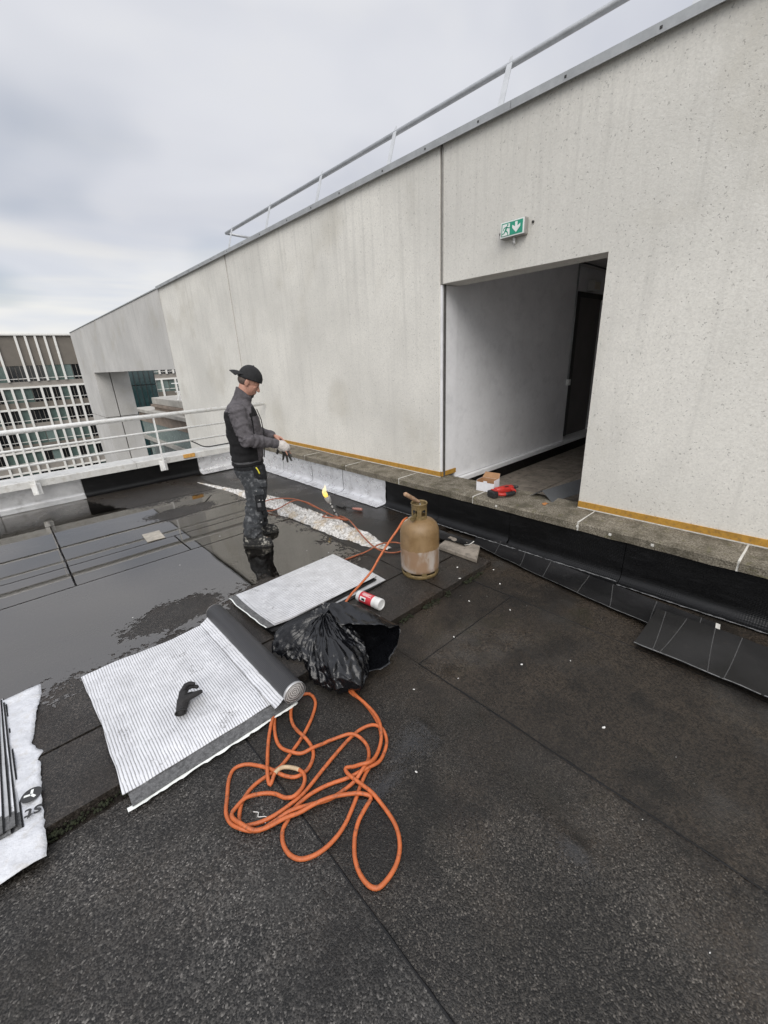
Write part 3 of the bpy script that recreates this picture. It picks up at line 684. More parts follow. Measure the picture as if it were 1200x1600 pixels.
# rail on top of the wall
tr = thing('guard_rail', 'galvanised single-tube guard rail on sloping flat posts on top of the concrete wall', 'railing')
bm = bmesh.new(); tube(bm, [(3.935, -2.5, 4.0), (3.935, 8.33, 4.0)], .025, 12); obj('top_rail', bm, GALV, tr, True)
bm = bmesh.new(); tube(bm, [(3.935, 8.31, 3.995), (4.9, 8.31, 3.97)], .022, 10); obj('return_rail', bm, GALV, tr, True)
for k in range(8):
    y = 8.03 - 1.371 * k
    bm = bmesh.new(); rings_mesh(bm, [[(3.775, y - .028, 3.63), (3.785, y - .028, 3.63), (3.785, y + .028, 3.63), (3.775, y + .028, 3.63)], [(3.905, y - .026, 3.99), (3.913, y - .026, 3.99), (3.913, y + .026, 3.99), (3.905, y + .026, 3.99)], [(3.935, y - .006, 4.06), (3.941, y - .006, 4.06), (3.941, y + .006, 4.06), (3.935, y + .006, 4.06)]])
    obj('post', bm, GALV_L, tr)

# ------------------------------------------------------------------ parapet across the far end, with its railing
par = thing('parapet', 'low parapet with pale metal coping across the far end of the wet roof', 'parapet')
obj('parapet_core', bx(-7.0, 3.38, 7.47, 7.68, -.056, .305), C_FAR, par)
for (a, b) in ((-7.0, -4.2), (-4.195, -1.4), (-1.395, 1.4), (1.405, 3.69)):
    bm = bmesh.new(); P = [(7.33, .305), (7.33, .395), (7.345, .402), (7.73, .408), (7.73, .30)]
    rings_mesh(bm, [[(x, y, z) for y, z in P] for x in (a, b)]); obj('parapet_coping', bm, plain('worn_coping_metal', (.60, .595, .57), .5, var=.12, scale=7, dirt=((.36, .33, .27), .45)), par)
def pup(x0, x1, mat, name, foot=.12, wav=.006, y=7.455, ztop=.304):
    def fn(u, v):
        x = x0 + (x1 - x0) * v; q = wav * fbm((x * 6, u * 4, 3.3), 3)
        if u < .6: return Vector((x, y + q, ztop + (.045 - ztop) * u / .6))
        t = (u - .6) / .4; return Vector((x, y - foot * t + q * .5, .045 * (1 - t) ** 2 + .004))
    return obj(name, sheet(fn, 14, 16), mat, par, True)
pup(-7, -2.2, F_DULL, 'foil_upstand'); pup(-2.19, -.33, F_DULL, 'foil_upstand'); pup(-.32, .66, F_DULL, 'foil_upstand'); pup(.665, 2.36, B_BLACK, 'black_upstand', .06); pup(2.365, 3.38, F_KERB, 'foil_upstand', .14)
rl = thing('roof_railing', 'white three-bar tube railing with flat posts along the far parapet', 'railing')
for (z, r, x1) in ((1.075, .033, 3.66), (.835, .017, 3.55), (.625, .017, 3.45)):
    bm = bmesh.new(); tube(bm, [(-7, 7.27, z), (x1, 7.27, z)], r, 12); obj('rail', bm, WHITE_STEEL, rl, True)
for k in range(-4, 3):
    x = .14 + 1.64 * k
    if x > 3.4: continue
    p = obj('post', bx(x - .006, x + .006, 7.24, 7.305, .22, 1.05), WHITE_STEEL, rl)
    q = obj('foot_plate', bx(x - .055, x + .055, 7.306, 7.328, .20, .36, bev=.003), WHITE_STEEL, p)
tg = obj('warning_tag', bx(2.11, 2.30, 7.314, 7.327, .335, .40, bev=.004), plain('orange_tag_paint', (.62, .33, .08), .6, var=.25, scale=30, dirt=((.2, .12, .05), .6)))
tag(tg, 'small orange tag fixed on the front edge of the far parapet coping', 'tag')
bm = bmesh.new(); tube(bm, spline([(2.30, 7.50, .60), (2.42, 7.52, .52), (2.58, 7.54, .43), (2.9, 7.56, .42), (3.3, 7.6, .42)], .03), .010, 8); o = obj('black_cable', bm, BLACK_PL, None, True); tag(o, 'short black cable lying over the far parapet coping near the wall', 'cable')

# ------------------------------------------------------------------ buildings beyond
K = 1.69; DY = 93.0
def office(name, label, x0, x1, zb=-26.0, top=8.05, first=None):
    t = thing(name, label, 'building', (0, 0, 0)); mod = 1.276; n = int(round((x1 - x0) / mod))
    obj('core', bx(x0, x1, DY + .45, DY + 14, zb, top - .05), TAUPE_L, t)
    obj('roof_edge', bx(x0 - .2, x1 + .2, DY - .15, DY + .6, top - .25, top), OFF_WHITE, t)
    obj('attic_panel', bx(x0, x1, DY + .22, DY + .44, 3.22, top - .251), TAUPE, t)
    obj('spandrel', bx(x0, x1, DY + .20, DY + .44, -.02, .73), TAUPE_L, t)
    tops = [0.0, -3.42, -6.85, -10.4, -13.85, -17.3, -20.8]
    proto = {}
    def win(x, z0, z1, wd):
        kind = rnd.choice((0, 0, 0, 1, 1, 2)); key = (round(wd, 2), round(z1 - z0, 2), kind)
        if key not in proto:
            me0 = bx(-wd / 2, wd / 2, 0, .06, 0, z1 - z0)
            o = obj('window', me0, (GLASS_T, GLASS_D, GLASS_L)[kind], t)
            f = obj('frame', bx(-wd / 2, wd / 2, -.05, -.002, .42, .52), OFF_WHITE, o)
            if kind != 1: obj('blind', bx(-wd / 2 + .05, wd / 2 - .05, -.012, -.003, .55 + rnd.random() * .8, z1 - z0 - .02), GLASS_L if kind == 2 else GLASS_T, o)
            else: obj('frame', bx(-.03, .03, -.05, -.002, 0, z1 - z0), TAUPE_L, o)
            proto[key] = o
        else: o = dup(proto[key])
        o.parent = t; o.location = (x, DY + .33, z0); return o
    for i in range(n):
        x = x0 + (i + .5) * mod
        win(x, .74, 3.21, mod - .12)
        for k, zt in enumerate(tops[:-2]): win(x, zt - 2.55, zt - .36, mod - .12)
    for k, zt in enumerate(tops):
        obj('floor_band', bx(x0 - .1, x1 + .1, DY - .02, DY + .43, zt - .32, zt - .021), OFF_WHITE, t)
        obj('spandrel', bx(x0, x1, DY + .20, DY + .44, zt - 3.42 + .0, zt - 2.56), TAUPE_L if k % 2 else TAUPE, t)
    for i in range(n + 1):
        x = x0 + i * mod
        wide = (i % 2 == 0) or not (i % 7 < 3)
        if wide or i % 7 == 5: obj('mullion', bx(x - .15, x + .15, DY - .06, DY + .3, .76, top - .26), OFF_WHITE, t)
        if i % 6 != 4: obj('mullion', bx(x - .16, x + .16, DY - .10, DY + .3, -21, -.33), OFF_WHITE, t)
    return t
office('office_building', 'distant office block of white vertical fins and taupe panels beyond the left railing', 4.255 - 9 * 1.276, 4.255 + 9 * 1.276)
office('office_building', 'distant white-framed office facade glimpsed through the wall opening above the terrace', 22.0, 22.0 + 10 * 1.276)

tw = thing('glass_building', 'teal glass curtain-wall tower seen through the opening at the far end of the wall', 'building')
obj('core', bx(11.8, 16.0, 60.2, 75, -26, 5.95), DARK_METAL, tw)
pm = {}
for i in range(7):
    for k in range(10):
        x = 11.85 + i * .585; z = -24 + k * 3.0
        b = bmesh.new(); tilt = rnd.uniform(-.02, .02); box(b, 0, .55, 0, .05, 0, 2.9)
        for v in b.verts: v.co.y += tilt * (v.co.x - .27)
        obj('glass_pane', b, GLASS_TOW, tw, loc=(x, 60.05, z))
for i in range(8): obj('mullion', bx(11.82 + i * .585 - .02, 11.82 + i * .585 + .02, 59.98, 60.2, -24, 5.95), DARK_METAL, tw)

wg = thing('terrace_building', 'lower wing with stepped pale terrace ledges seen through the wall opening', 'building')
obj('ledge', bx(8.35, 20, 22, 33.4, -.55, -.12, bev=.03), LEDGE, wg); obj('ledge', bx(8.25, 20.2, 21.9, 33.5, -.72, -.56), LEDGE_B, wg)
obj('ledge', bx(7.9, 20.5, 21.5, 37.0, -1.20, -.95, bev=.03), LEDGE, wg); obj('terrace_wall', bx(8.1, 20.3, 21.7, 36.8, -1.9, -1.21), LEDGE_B, wg); obj('terrace_wall', bx(8.4, 20.3, 22, 33.3, -.949, -.721), LEDGE_B, wg)
obj('glass_band', bx(8.15, 20.2, 21.9, 36.6, -3.0, -1.91), GLASS_L, wg); obj('ledge', bx(8.0, 20.3, 21.8, 36.7, -3.25, -3.01), LEDGE, wg); obj('core', bx(8.4, 20, 22, 36.5, -26, -3.26), DARK_METAL, wg)
for k in range(16): obj('cladding_panel', bx(8.32, 8.38, 22.1 + k * .9, 22.95 + k * .9, -20, -3.3), CLAD if k % 3 else GLASS_L, wg)
def trestle(loc, label):
    t = thing('trestle_frame', label, 'frame', loc, 0, 'white frames on the terrace')
    for sx in (-.35, .35):
        for sy in (-.3, .3):
            b = bmesh.new(); tube(b, [(sx * 1.5, sy, 0), (sx * .25, sy, 1.0)], .035, 6); obj('leg', b, WHITE_STEEL, t)
    b = bmesh.new()
    for sy in (-.3, .3): tube(b, [(-.7, sy, 1.0), (.7, sy, 1.0)], .03, 6); tube(b, [(-.6, sy, .5), (.6, sy, .5)], .025, 6)
    obj('crossbar', b, WHITE_STEEL, t)
trestle((9.05, 27.9, -.12), 'white trestle frame on the terrace ledge, nearer the glass tower'); trestle((9.1, 26.2, -.12), 'white trestle frame on the terrace ledge, half hidden by the long wall')
# ------------------------------------------------------------------ membrane strips left along the kerb
def strip(name, label, A, B, C, D, creases, curl=.03, nu=12, nv=30, zz=.012, group=None, m=None, lightedge=True):
    """loose sheet; A,B the near end (outer, inner edge), D,C the far end (outer, inner)"""
    A, B, C, D = (Vector(p) for p in (A, B, C, D)); lift = Vector((0, 0, 1)); sd = A.x * 3
    def fn(u, v):                       # u across outer->inner, v along near->far
        p = (A * (1 - v) + D * v) * (1 - u) + (B * (1 - v) + C * v) * u
        w = .010 * fbm((v * 4 + sd, u * 1.2, sd), 2) + .005 * fbm((v * 13, u * 3, sd + 4), 2)
        return p + lift * (zz + w + curl * (1 - u) ** 5 + curl * .6 * u ** 6)
    t = thing(name, label, 'membrane strip', (0, 0, 0), 0, group)
    obj('membrane', sheet(fn, nu, nv, .004), m or B_FLAP, t, True, auto=40)
    for v, sk in creases:
        bm = sheet(lambda a, b: fn(a * .98 + .01, v + sk * (a - .5) + (b - .5) * .0026 + .0012 * math.sin(a * 4 + v * 30)) + Vector((0, 0, .0012)), 10, 1)
        obj('crease', bm, B_CHALK, t)
    if lightedge:
        bm = sheet(lambda a, b: fn(b * .022, a) + Vector((0, 0, .001)), 40, 1); obj('outer_edge', bm, CANT, t)
        bm = sheet(lambda a, b: fn(a, b * .012) + Vector((0, 0, .0012)), 10, 1); obj('cut_end', bm, C_MORTAR if name == 'membrane_strip' else CANT, t)
    return t
G = 'loose black membrane strips along the kerb'
strip('membrane_strip', 'long black membrane strip curling along the kerb behind the gas cylinder', (2.80, .18, -.045), (3.17, .24, -.03), (3.37, 2.30, -.02), (3.125, 2.22, -.035), [(v, rnd.uniform(-.02, .02)) for v in (.06, .19, .33, .44, .60, .72, .86)], .02, group=G)
strip('membrane_strip', 'wide black membrane strip lapped over the long one at the right edge of the roof', (2.57, -1.2, -.045), (3.05, -1.2, -.035), (3.05, .58, -.012), (2.578, .575, -.040), [(v, rnd.uniform(-.03, .03)) for v in (.35, .50, .62, .74, .80, .91, .955)], .014, zz=.030, group=G)
strip('membrane_strip', 'short black membrane offcut with a pale cut end, behind the gas cylinder', (2.935, 2.165, .032), (3.075, 2.15, .030), (3.13, 2.98, .0), (2.93, 3.02, .0), [(.5, .02)], .02, group=G)

# ------------------------------------------------------------------ torn paver beside the cylinder
bm = bmesh.new(); prism(bm, [(3.055, 2.07, .002), (2.80, 1.925, .002), (2.79, 2.37, .002), (3.05, 2.43, .002)], (0, 0, .038)); bmesh.ops.bevel(bm, geom=list(bm.edges), offset=.005, segments=1, affect='EDGES')
tag(obj('loose_paver', bm, C_PAVER), 'loose concrete paver lying askew on the slab edge behind the gas cylinder', 'paver')

# ------------------------------------------------------------------ gas cylinder
cy = thing('gas_cylinder', 'scuffed brown gas cylinder with a whitish lower band standing on the slab', 'gas cylinder', (2.355, 2.20, 0), math.radians(30))
bm = bmesh.new()
prof = [(.02, .035), (.13, .037), (.152, .045), (.161, .060), (.1645, .085), (.1645, .245), (.1665, .252), (.1665, .262), (.1645, .268), (.164, .385), (.159, .42), (.145, .452), (.120, .478), (.090, .494), (.062, .502), (.03, .505)]
lathe(bm, prof, 64); obj('body', bm, CYL, cy, True)
bm = bmesh.new(); n = 64
for a0, a1 in ((0, 10), (13, 26), (29, 42), (45, 58), (60, 63.9)):
    pass
lathe(bm, [(.150, .0), (.157, .002), (.159, .030), (.154, .036), (.148, .030), (.146, .003)], 64, cap=False); obj('foot_ring', bm, CYLTOP, cy, True)
for k in range(7):
    a = k * 2 * PI / 7; b = bmesh.new(); vs = box(b, -.010, .004, -.022, .022, .030, .062, bev=.003)
    o = obj('weld_tab', b, CYLTOP, cy, loc=(.156 * math.cos(a), .156 * math.sin(a), 0)); o.rotation_euler = (0, 0, a)
bm = bmesh.new()
R0 = .061
lathe(bm, [(R0 - .003, .498), (R0 + .003, .498), (R0 + .002, .530), (R0 - .003, .530)], 40, cap=False)
lathe(bm, [(R0 - .003, .585), (R0 + .001, .585), (R0 + .005, .625), (R0 + .009, .632), (R0 + .006, .639), (R0 - .001, .634), (R0 - .003, .625)], 40, cap=False)
for a0 in (0.2, 1.75, 3.1, 4.4):
    ring = [[((R0 + dr) * math.cos(a), (R0 + dr) * math.sin(a), z) for dr, z in ((-.003, .529), (.003, .529), (.003, .586), (-.003, .586))] for a in [a0 + i * .11 for i in range(6)]]
    rings_mesh(bm, ring, True, True)
obj('guard_collar', bm, CYLTOP, cy, True, auto=40)
bm = bmesh.new(); tube(bm, [(0, 0, .50), (0, 0, .565)], .016, 12); tube(bm, [(0, 0, .565), (0, 0, .585)], .028, 12); tube(bm, [(0, 0, .535), (.085, 0, .532)], .012, 10); obj('valve', bm, BRASS, cy, True, auto=40)
v_ = obj('regulator', (lambda b: (tube(b, [(-.03, .02, .535), (-.105, .035, .525)], [.016, .020], 12), b)[1])(bmesh.new()), BRASS, cy, True, auto=40)
tl = thing('trowel', 'wooden-handled tool stuck upright in the collar of the gas cylinder', 'tool', (2.372, 2.2, .585))
bm = bmesh.new(); a = Vector((-.012, 0, .052)); d = Vector((-.172, 0, .118)); tube(bm, [a + d * t for t in (0, .12, .4, .7, .93, 1.0)], [.009, .013, .0175, .0165, .018, .010], 12); obj('handle', bm, WOOD, tl, True)
bm = bmesh.new(); tube(bm, [(.0, 0, -.06), (.0, 0, .02), (-.014, 0, .054)], .005, 8); obj('shank', bm, STEEL, tl, True)

# ------------------------------------------------------------------ hoses
def stacked(pts, r, base):
    """lay the flat path on the ground; where it crosses itself the later strand rides over the earlier"""
    P = [Vector((p[0], p[1], 0)) for p in pts]; n = len(P); h = [0.0] * n; cell = {}
    for i, p in enumerate(P):
        k = (int(p.x / .03), int(p.y / .03)); best = 0.0
        for a in (-1, 0, 1):
            for b in (-1, 0, 1):
                for j in cell.get((k[0] + a, k[1] + b), ()):
                    if i - j > 8 and (P[j] - p).length < r * 2.0: best = max(best, h[j] + r * 1.75)
        h[i] = min(best, r * 5.5); cell.setdefault(k, []).append(i)
    for _ in range(10): h = [max(h[i], .0) if i in (0, n - 1) else max(h[i] * .985, (h[i - 1] + h[i + 1]) / 2 * .97) for i in range(n)]
    for _ in range(4): h = [h[i] if i in (0, n - 1) else (h[i - 1] + 2 * h[i] + h[i + 1]) / 4 for i in range(n)]
    return [Vector((p.x, p.y, base + r + q)) for p, q in zip(P, h)]
S1 = [(1.09, 1.66), (1.074, 1.561), (1.08, 1.485), (1.07, 1.392), (1.045, 1.303), (1.01, 1.238), (0.957, 1.184), (0.88, 1.146), (0.818, 1.127), (0.759, 1.097), (0.678, 1.049), (0.598, 1.011), (0.521, 0.997), (0.456, 1.005), (0.405, 1.033), (0.382, 1.077), (0.384, 1.131), (0.408, 1.176), (0.444, 1.197), (0.484, 1.218), (0.564, 1.224), (0.65, 1.205), (0.73, 1.17), (0.798, 1.144), (0.833, 1.132), (0.896, 1.123), (0.97, 1.157), (1.008, 1.194), (1.027, 1.246), (1.007, 1.304), (0.952, 1.329), (0.875, 1.326), (0.765, 1.303), (0.671, 1.279), (0.561, 1.25), (0.483, 1.247), (0.406, 1.255), (0.341, 1.278), (0.292, 1.315), (0.305, 1.361), (0.345, 1.411), (0.412, 1.44), (0.506, 1.439), (0.556, 1.44), (0.638, 1.473), (0.731, 1.518), (0.83, 1.588), (0.891, 1.657), (0.898, 1.729), (0.844, 1.754), (0.77, 1.712), (0.722, 1.627), (0.711, 1.539), (0.715, 1.44), (0.691, 1.376), (0.635, 1.335), (0.576, 1.338), (0.539, 1.375), (0.511, 1.429), (0.481, 1.501), (0.435, 1.564), (0.383, 1.585), (0.34, 1.549), (0.301, 1.477), (0.267, 1.408), (0.265, 1.346), (0.289, 1.291), (0.34, 1.243), (0.401, 1.229), (0.472, 1.213), (0.547, 1.183), (0.627, 1.144), (0.72, 1.13), (0.788, 1.132), (0.855, 1.157), (0.908, 1.219), (0.916, 1.286), (0.887, 1.341), (0.811, 1.383), (0.723, 1.402), (0.65, 1.424), (0.611, 1.482), (0.6, 1.555), (0.626, 1.639), (0.668, 1.715), (0.70, 1.75), (0.70, 1.758)]
S2 = [(1.10, 1.64), (1.076, 1.529), (1.072, 1.426), (1.062, 1.337), (1.032, 1.266), (0.983, 1.203), (0.913, 1.155), (0.846, 1.133), (0.802, 1.163), (0.761, 1.207), (0.748, 1.171), (0.759, 1.097), (0.77, 1.021), (0.767, 0.934), (0.751, 0.86), (0.718, 0.805), (0.672, 0.769), (0.618, 0.753), (0.563, 0.754), (0.54, 0.78), (0.538, 0.831), (0.558, 0.889), (0.603, 0.946), (0.656, 0.985), (0.715, 1.007), (0.756, 1.023), (0.731, 1.063), (0.675, 1.111), (0.594, 1.154), (0.498, 1.181), (0.431, 1.205), (0.357, 1.226), (0.314, 1.258), (0.282, 1.33), (0.279, 1.375), (0.306, 1.392), (0.358, 1.403), (0.418, 1.379), (0.46, 1.338), (0.485, 1.282), (0.517, 1.258), (0.57, 1.272), (0.601, 1.316), (0.589, 1.376), (0.552, 1.415), (0.505, 1.411), (0.465, 1.384), (0.468, 1.410), (0.493, 1.463), (0.546, 1.564), (0.608, 1.657), (0.68, 1.735), (0.69, 1.752)]
FZ = -.049
flatp = stacked([(p.x, p.y) for p in spline([(x, y, 0) for x, y in S1 + S2[::-1]], .011)], .0088, FZ)
up = spline([(2.243, 2.23, .527), (2.19, 2.22, .525), (2.10, 2.2, .475), (2.019, 2.2, .415), (1.889, 2.19, .317), (1.786, 2.18, .232), (1.66, 2.16, .185), (1.539, 2.14, .145), (1.45, 2.12, .09), (1.33, 2.02, .03), (1.2, 1.85, -.02), (1.11, 1.72, -.04)], .02)
hz = thing('gas_hose', 'long orange rubber gas hose coiled in loose loops in front of the black bag', 'hose', (.7, 1.2, FZ)); hz.location = (0, 0, 0)
bm = bmesh.new(); tube(bm, up + flatp, .0088, 9); obj('tube', bm, ORANGE, hz, True)
ring = [p for p in flatp if .495 < p.x < .612 and 1.262 < p.y < 1.425]
i0 = [i for i, p in enumerate(flatp) if (p.xy - Vector((.552, 1.415))).length < .02]
if i0:
    a = i0[-1]; bm = bmesh.new(); tube(bm, [p + Vector((0, 0, .0004)) for p in flatp[a - 5:a + 6]], .0094, 9); obj('bleached_length', bm, PALE_HOSE, hz, True)
th = thing('torch_hose', 'thin orange hose running over the white foam ridge to the burning torch', 'hose')
A2 = [(1.90, 2.86, .010), (1.989, 2.854, .011), (2.134, 2.844, .011), (2.273, 2.82, .02), (2.42, 2.798, .05), (2.567, 2.768, .03), (2.63, 2.70, .012), (2.60, 2.61, .011), (2.483, 2.593, .011), (2.385, 2.668, .02), (2.356, 2.82, .045), (2.399, 3.034, .085), (2.48, 3.28, .115), (2.57, 3.46, .085), (2.625, 3.571, .05), (2.60, 3.80, .045), (2.573, 4.023, .08), (2.555, 4.309, .115), (2.46, 4.457, .125), (2.261, 4.536, .05), (2.16, 4.70, .012), (2.12, 4.86, .012), (2.22, 4.95, .03), (2.36, 4.80, .10), (2.52, 4.50, .12), (2.62, 4.2, .05), (2.64, 4.0, .02), (2.50, 3.86, .06), (2.42, 3.76, .10), (2.43, 3.66, .11), (2.50, 3.575, .10), (2.60, 3.56, .05), (2.68, 3.63, .015), (2.70, 3.74, .014), (2.685, 3.80, .02)]
bm = bmesh.new(); tube(bm, spline(A2, .02), .0075, 8); obj('tube', bm, plain('grimy_orange_rubber', (.33, .10, .045), .5, var=.3, scale=25, dirt=((.10, .05, .03), .6)), th, True)

# ------------------------------------------------------------------ burning torch, small tool
to = thing('gas_torch', 'lit roofing torch standing with a small yellow flame beside the foam ridge', 'torch', (2.67, 3.82, -.012))
a = Vector((0.0, .01, .025)); b = Vector((-.055, .10, .25)); q = lambda t: a + (b - a) * t
bm = bmesh.new(); tube(bm, [q(0), q(.12), q(.5), q(.62), q(.75)], [.013, .010, .009, .012, .009], 10); obj('lance', bm, STEEL, to, True)
for t0, t1 in ((.18, .26), (.40, .47), (.60, .66)):
    bm = bmesh.new(); tube(bm, [q(t0), q(t1)], .018, 12); obj('collar', bm, DARK_METAL, to, True, auto=40)
bm = bmesh.new(); tube(bm, [q(.74), q(.80), q(.92), q(1.06), q(1.06), q(.95)], [.014, .026, .034, .036, .030, .026], 18); obj('burner_cup', bm, STEEL, to, True, auto=50)
bm = bmesh.new(); tube(bm, [(.0, .01, .025), (.05, -.05, .012)], .010, 8); tube(bm, [(-.02, .045, .10), (.05, .09, .012)], .006, 8); tube(bm, [(-.02, .045, .10), (-.07, -.01, .012)], .006, 8); obj('stand', bm, DARK_METAL, to, True)
bm = bmesh.new(); fl = [q(1.02), q(1.15) + Vector((-.01, 0, .01)), q(1.25) + Vector((-.012, 0, .02)), q(1.30) + Vector((.006, 0, .03)), q(1.36) + Vector((.02, 0, .045)), q(1.42) + Vector((.03, 0, .06))]
tube(bm, fl, [.020, .026, .028, .022, .014, .003], 10)
for v in bm.verts: v.co += Vector((fbm(v.co * 22, 3), fbm(v.co * 22 + Vector((5, 5, 5)), 3), 0)) * .014
obj('flame', bm, FLAME, to, True)
wt = thing('hand_tool', 'small black tool with a reddish wooden handle lying by the silver kerb', 'tool', (3.02, 3.80, -.010))
bm = bmesh.new(); d = Vector((-.055, .13, 0)); tube(bm, [Vector((.0, -.02, .020)) + d * t for t in (0, .1, .5, .9, 1.0)], [.012, .020, .019, .016, .011], 12); obj('handle', bm, PINK_WOOD, wt, True)
bm = bmesh.new(); tube(bm, [(-.055, .11, .02), (-.08, .19, .03), (-.07, .27, .018)], [.009, .008, .008], 8); prism(bm, [(-.10, .25, .004), (-.03, .27, .004), (-.045, .40, .004), (-.115, .38, .004)], (0, 0, .014)); obj('blade', bm, DARK_METAL, wt)

# ------------------------------------------------------------------ crusty foam ridge
cen = spline([(2.10, 6.98, 0), (2.22, 6.35, 0), (2.36, 5.6, 0), (2.42, 5.0, 0), (2.43, 4.4, 0), (2.45, 3.8, 0), (2.46, 3.2, 0), (2.50, 2.74, 0)], .012)
nL = len(cen) - 1; pw = [(0, .012), (.12, .05), (.2, .055), (.3, .085), (.42, .14), (.6, .155), (.8, .145), (.93, .12), (1, .03)]; ph = [(0, .006), (.12, .025), (.3, .05), (.45, .085), (.7, .09), (.9, .075), (1, .01)]
def lerpt(T, x):
    for (a, b), (c, d) in zip(T, T[1:]):
        if x <= c: return b + (d - b) * (x - a) / max(1e-6, c - a)
    return T[-1][1]
def ridge(u, v):
    i = min(nL - 1, int(u * nL)); p = cen[i].lerp(cen[i + 1], u * nL - i); t = (cen[i + 1] - cen[i]).normalized(); s = Vector((t.y, -t.x, 0))
    w_ = lerpt(pw, u) * (1 + .35 * fbm((u * 14, 2.2 if v > .5 else 7.1, 0), 3)); h_ = lerpt(ph, u); o = (v - .5) * 2
    f = (1 - abs(o) ** 2.2); base = -.012 + (0 if o > 0 else .004); q = p + s * w_ * o * -1
    lump = fbm((q.x * 16, q.y * 16, 1), 4) * .45 + abs(fbm((q.x * 30, q.y * 30, 4), 3)) * .45 + abs(fbm((q.x * 80, q.y * 80, 9), 2)) * .22
    return Vector((q.x + .012 * fbm((q.x * 60, q.y * 60, 3), 2), q.y + .012 * fbm((q.x * 60, q.y * 60, 8), 2), base + max(0, f) ** .7 * h_ * (.62 + .75 * lump)))
o = obj('foam_ridge', sheet(ridge, 420, 44), FOAM, None, True); tag(o, 'long ridge of crusty whitish foam on the wet roof behind the man', 'foam', None, 'stuff')

# ------------------------------------------------------------------ unrolled foil membrane with its roll
ms = thing('insulation_roll', 'partly unrolled silver ribbed membrane with the black glove lying on it', 'membrane roll', (-.04, 1.70, .004))
def sh(u, v):
    x = .83 * u; y = .085 + 1.0 * v + .006 * math.sin(u * 7) * (v > .95)
    skew = .010 * (1 - u) * math.sin(v * 4); lift = .012 * max(0, u - .86) / .14
    drop = -.022 * max(0, (.17 - v) / .17) ** 1.5
    return Vector((x + skew + .006 * fbm((v * 5, 1, u * .2), 2) * (u < .1), y + .010 * fbm((u * 3.5, 7, 0), 2) * (v > .95), .011 + lift + drop + .004 * fbm((u * 4, v * 4, 2), 2) + .012 * max(0, .10 - u) / .10 * (.5 + .5 * math.sin(v * 6)) + .010 * max(0, v - .93) / .07 * (.5 + .5 * math.sin(u * 9))))
obj('foil_face', sheet(sh, 60, 60, .004), F_SHEET, ms, True, auto=40)
obj('felt_selvedge', sheet(lambda u, v: Vector((.02 + .82 * u, .012 + .076 * v + .002 * math.sin(u * 170) * (v > .9), -.022 + .004 * v + .003 * fbm((u * 6, v, 4), 2) + .012 * max(0, u - .9) * 10 * .2)), 60, 4, .004), SELV, ms, True, auto=40)
obj('film_edge', sheet(lambda u, v: Vector((.0 + .85 * u, .006 - .012 * abs(fbm((u * 9, 3, 1), 3)) * 1.6 + (.018 + .012 * abs(fbm((u * 9, 3, 1), 3)) * 1.6) * v, -.032 + .008 * fbm((u * 7, v * 2, 8), 2) + .006 * v)), 60, 4, .001), SIGN_WHITE, ms, True)
ro = bpy.data.objects.new('roll', None); COL.objects.link(ro); bpy.data.objects.remove(ro)
RR = .060
bm = bmesh.new(); nb = 60; pr = []
rings_mesh(bm, [[((RR + .002 * fbm((math.cos(2 * PI * j / nb), math.sin(2 * PI * j / nb), k * .4), 2)) * math.cos(2 * PI * j / nb) * (1.05), k / 24 * 1.115, RR * 1.0 * math.sin(2 * PI * j / nb)) for j in range(nb)] for k in range(25)], True, False)
rl_ = obj('roll', bm, RUB, ms, True, loc=(.835, -.005, RR + .000))
for y, s in ((-.004, -1), (1.119, 1)):
    bm = bmesh.new(); lathe(bm, [(.003, 0), (.02, .002), (RR * .985, .0), (RR * .985, .006)], 48)
    for v in bm.verts: v.co = Vector((v.co.x * 1.05, v.co.z * -s, v.co.y))
    o = obj('roll_end', bm, SPIRAL, rl_, True); o.location = (0, y + .004, 0)
bm = bmesh.new(); rings_mesh(bm, [[(RR * 1.06 * math.cos(a) * r, y, RR * 1.01 * math.sin(a) * r) for a in [2 * PI * j / 48 for j in range(48)]] for r, y in ((1.0, -.006), (1.02, -.006), (1.02, .010), (1.0, .010))], True, False); obj('roll_lip', bm, F_DULL, rl_, True)
bm = sheet(lambda u, v: Vector((.715 + .085 * u, .01 + 1.09 * v, .020 + .055 * u ** 1.6)), 10, 10); obj('foil_lead', bm, F_SHEET, ms, True)

# ------------------------------------------------------------------ stack of cut pieces
def piece(name, label, x0, x1, y0, y1, z, rot, m, edge=.055, thick=.005, cat='insulation sheet', bow=.01):
    t = thing(name, label, cat, ((x0 + x1) / 2, (y0 + y1) / 2, z), math.radians(rot), 'cut membrane sheets stacked by the roll')
    L, Wd = x1 - x0, y1 - y0; sd = z * 91
    f = lambda u, v: Vector(((u - .5) * L + bow * math.sin(v * PI) * (u < .01) * -1, (v - .5) * Wd, .003 * fbm((u * 3, v * 3, sd), 2) + .016 * max(0, .12 - u) / .12 * (1 - v) + .008 * u * u))
    obj('sheet', sheet(f, 40, 20, thick), m, t, True, auto=40)
    if edge:
        obj('felt_selvedge', sheet(lambda u, v: f(-edge / L + (edge / L) * u + .0, v) + Vector((0, 0, -.0015)), 5, 20, .004), SELV, t, True, auto=40)
        obj('film_edge', sheet(lambda u, v: f(-edge / L - .008 + .010 * u, v) + Vector((0, 0, .001 + .012 * fbm((v * 5, 1, sd), 2))), 2, 20, .001), SIGN_WHITE, t, True)
    return t
piece('insulation_sheet', 'lowest black-backed sheet of the stack, sticking out towards the black bag', .99, 1.97, 2.275, 2.66, .006, 0, B_BLACK, 0)
piece('insulation_sheet', 'narrow sheet with a pale corner poking out under the right end of the stack', 1.45, 2.03, 2.30, 2.60, .014, -3, F_DULL, 0)
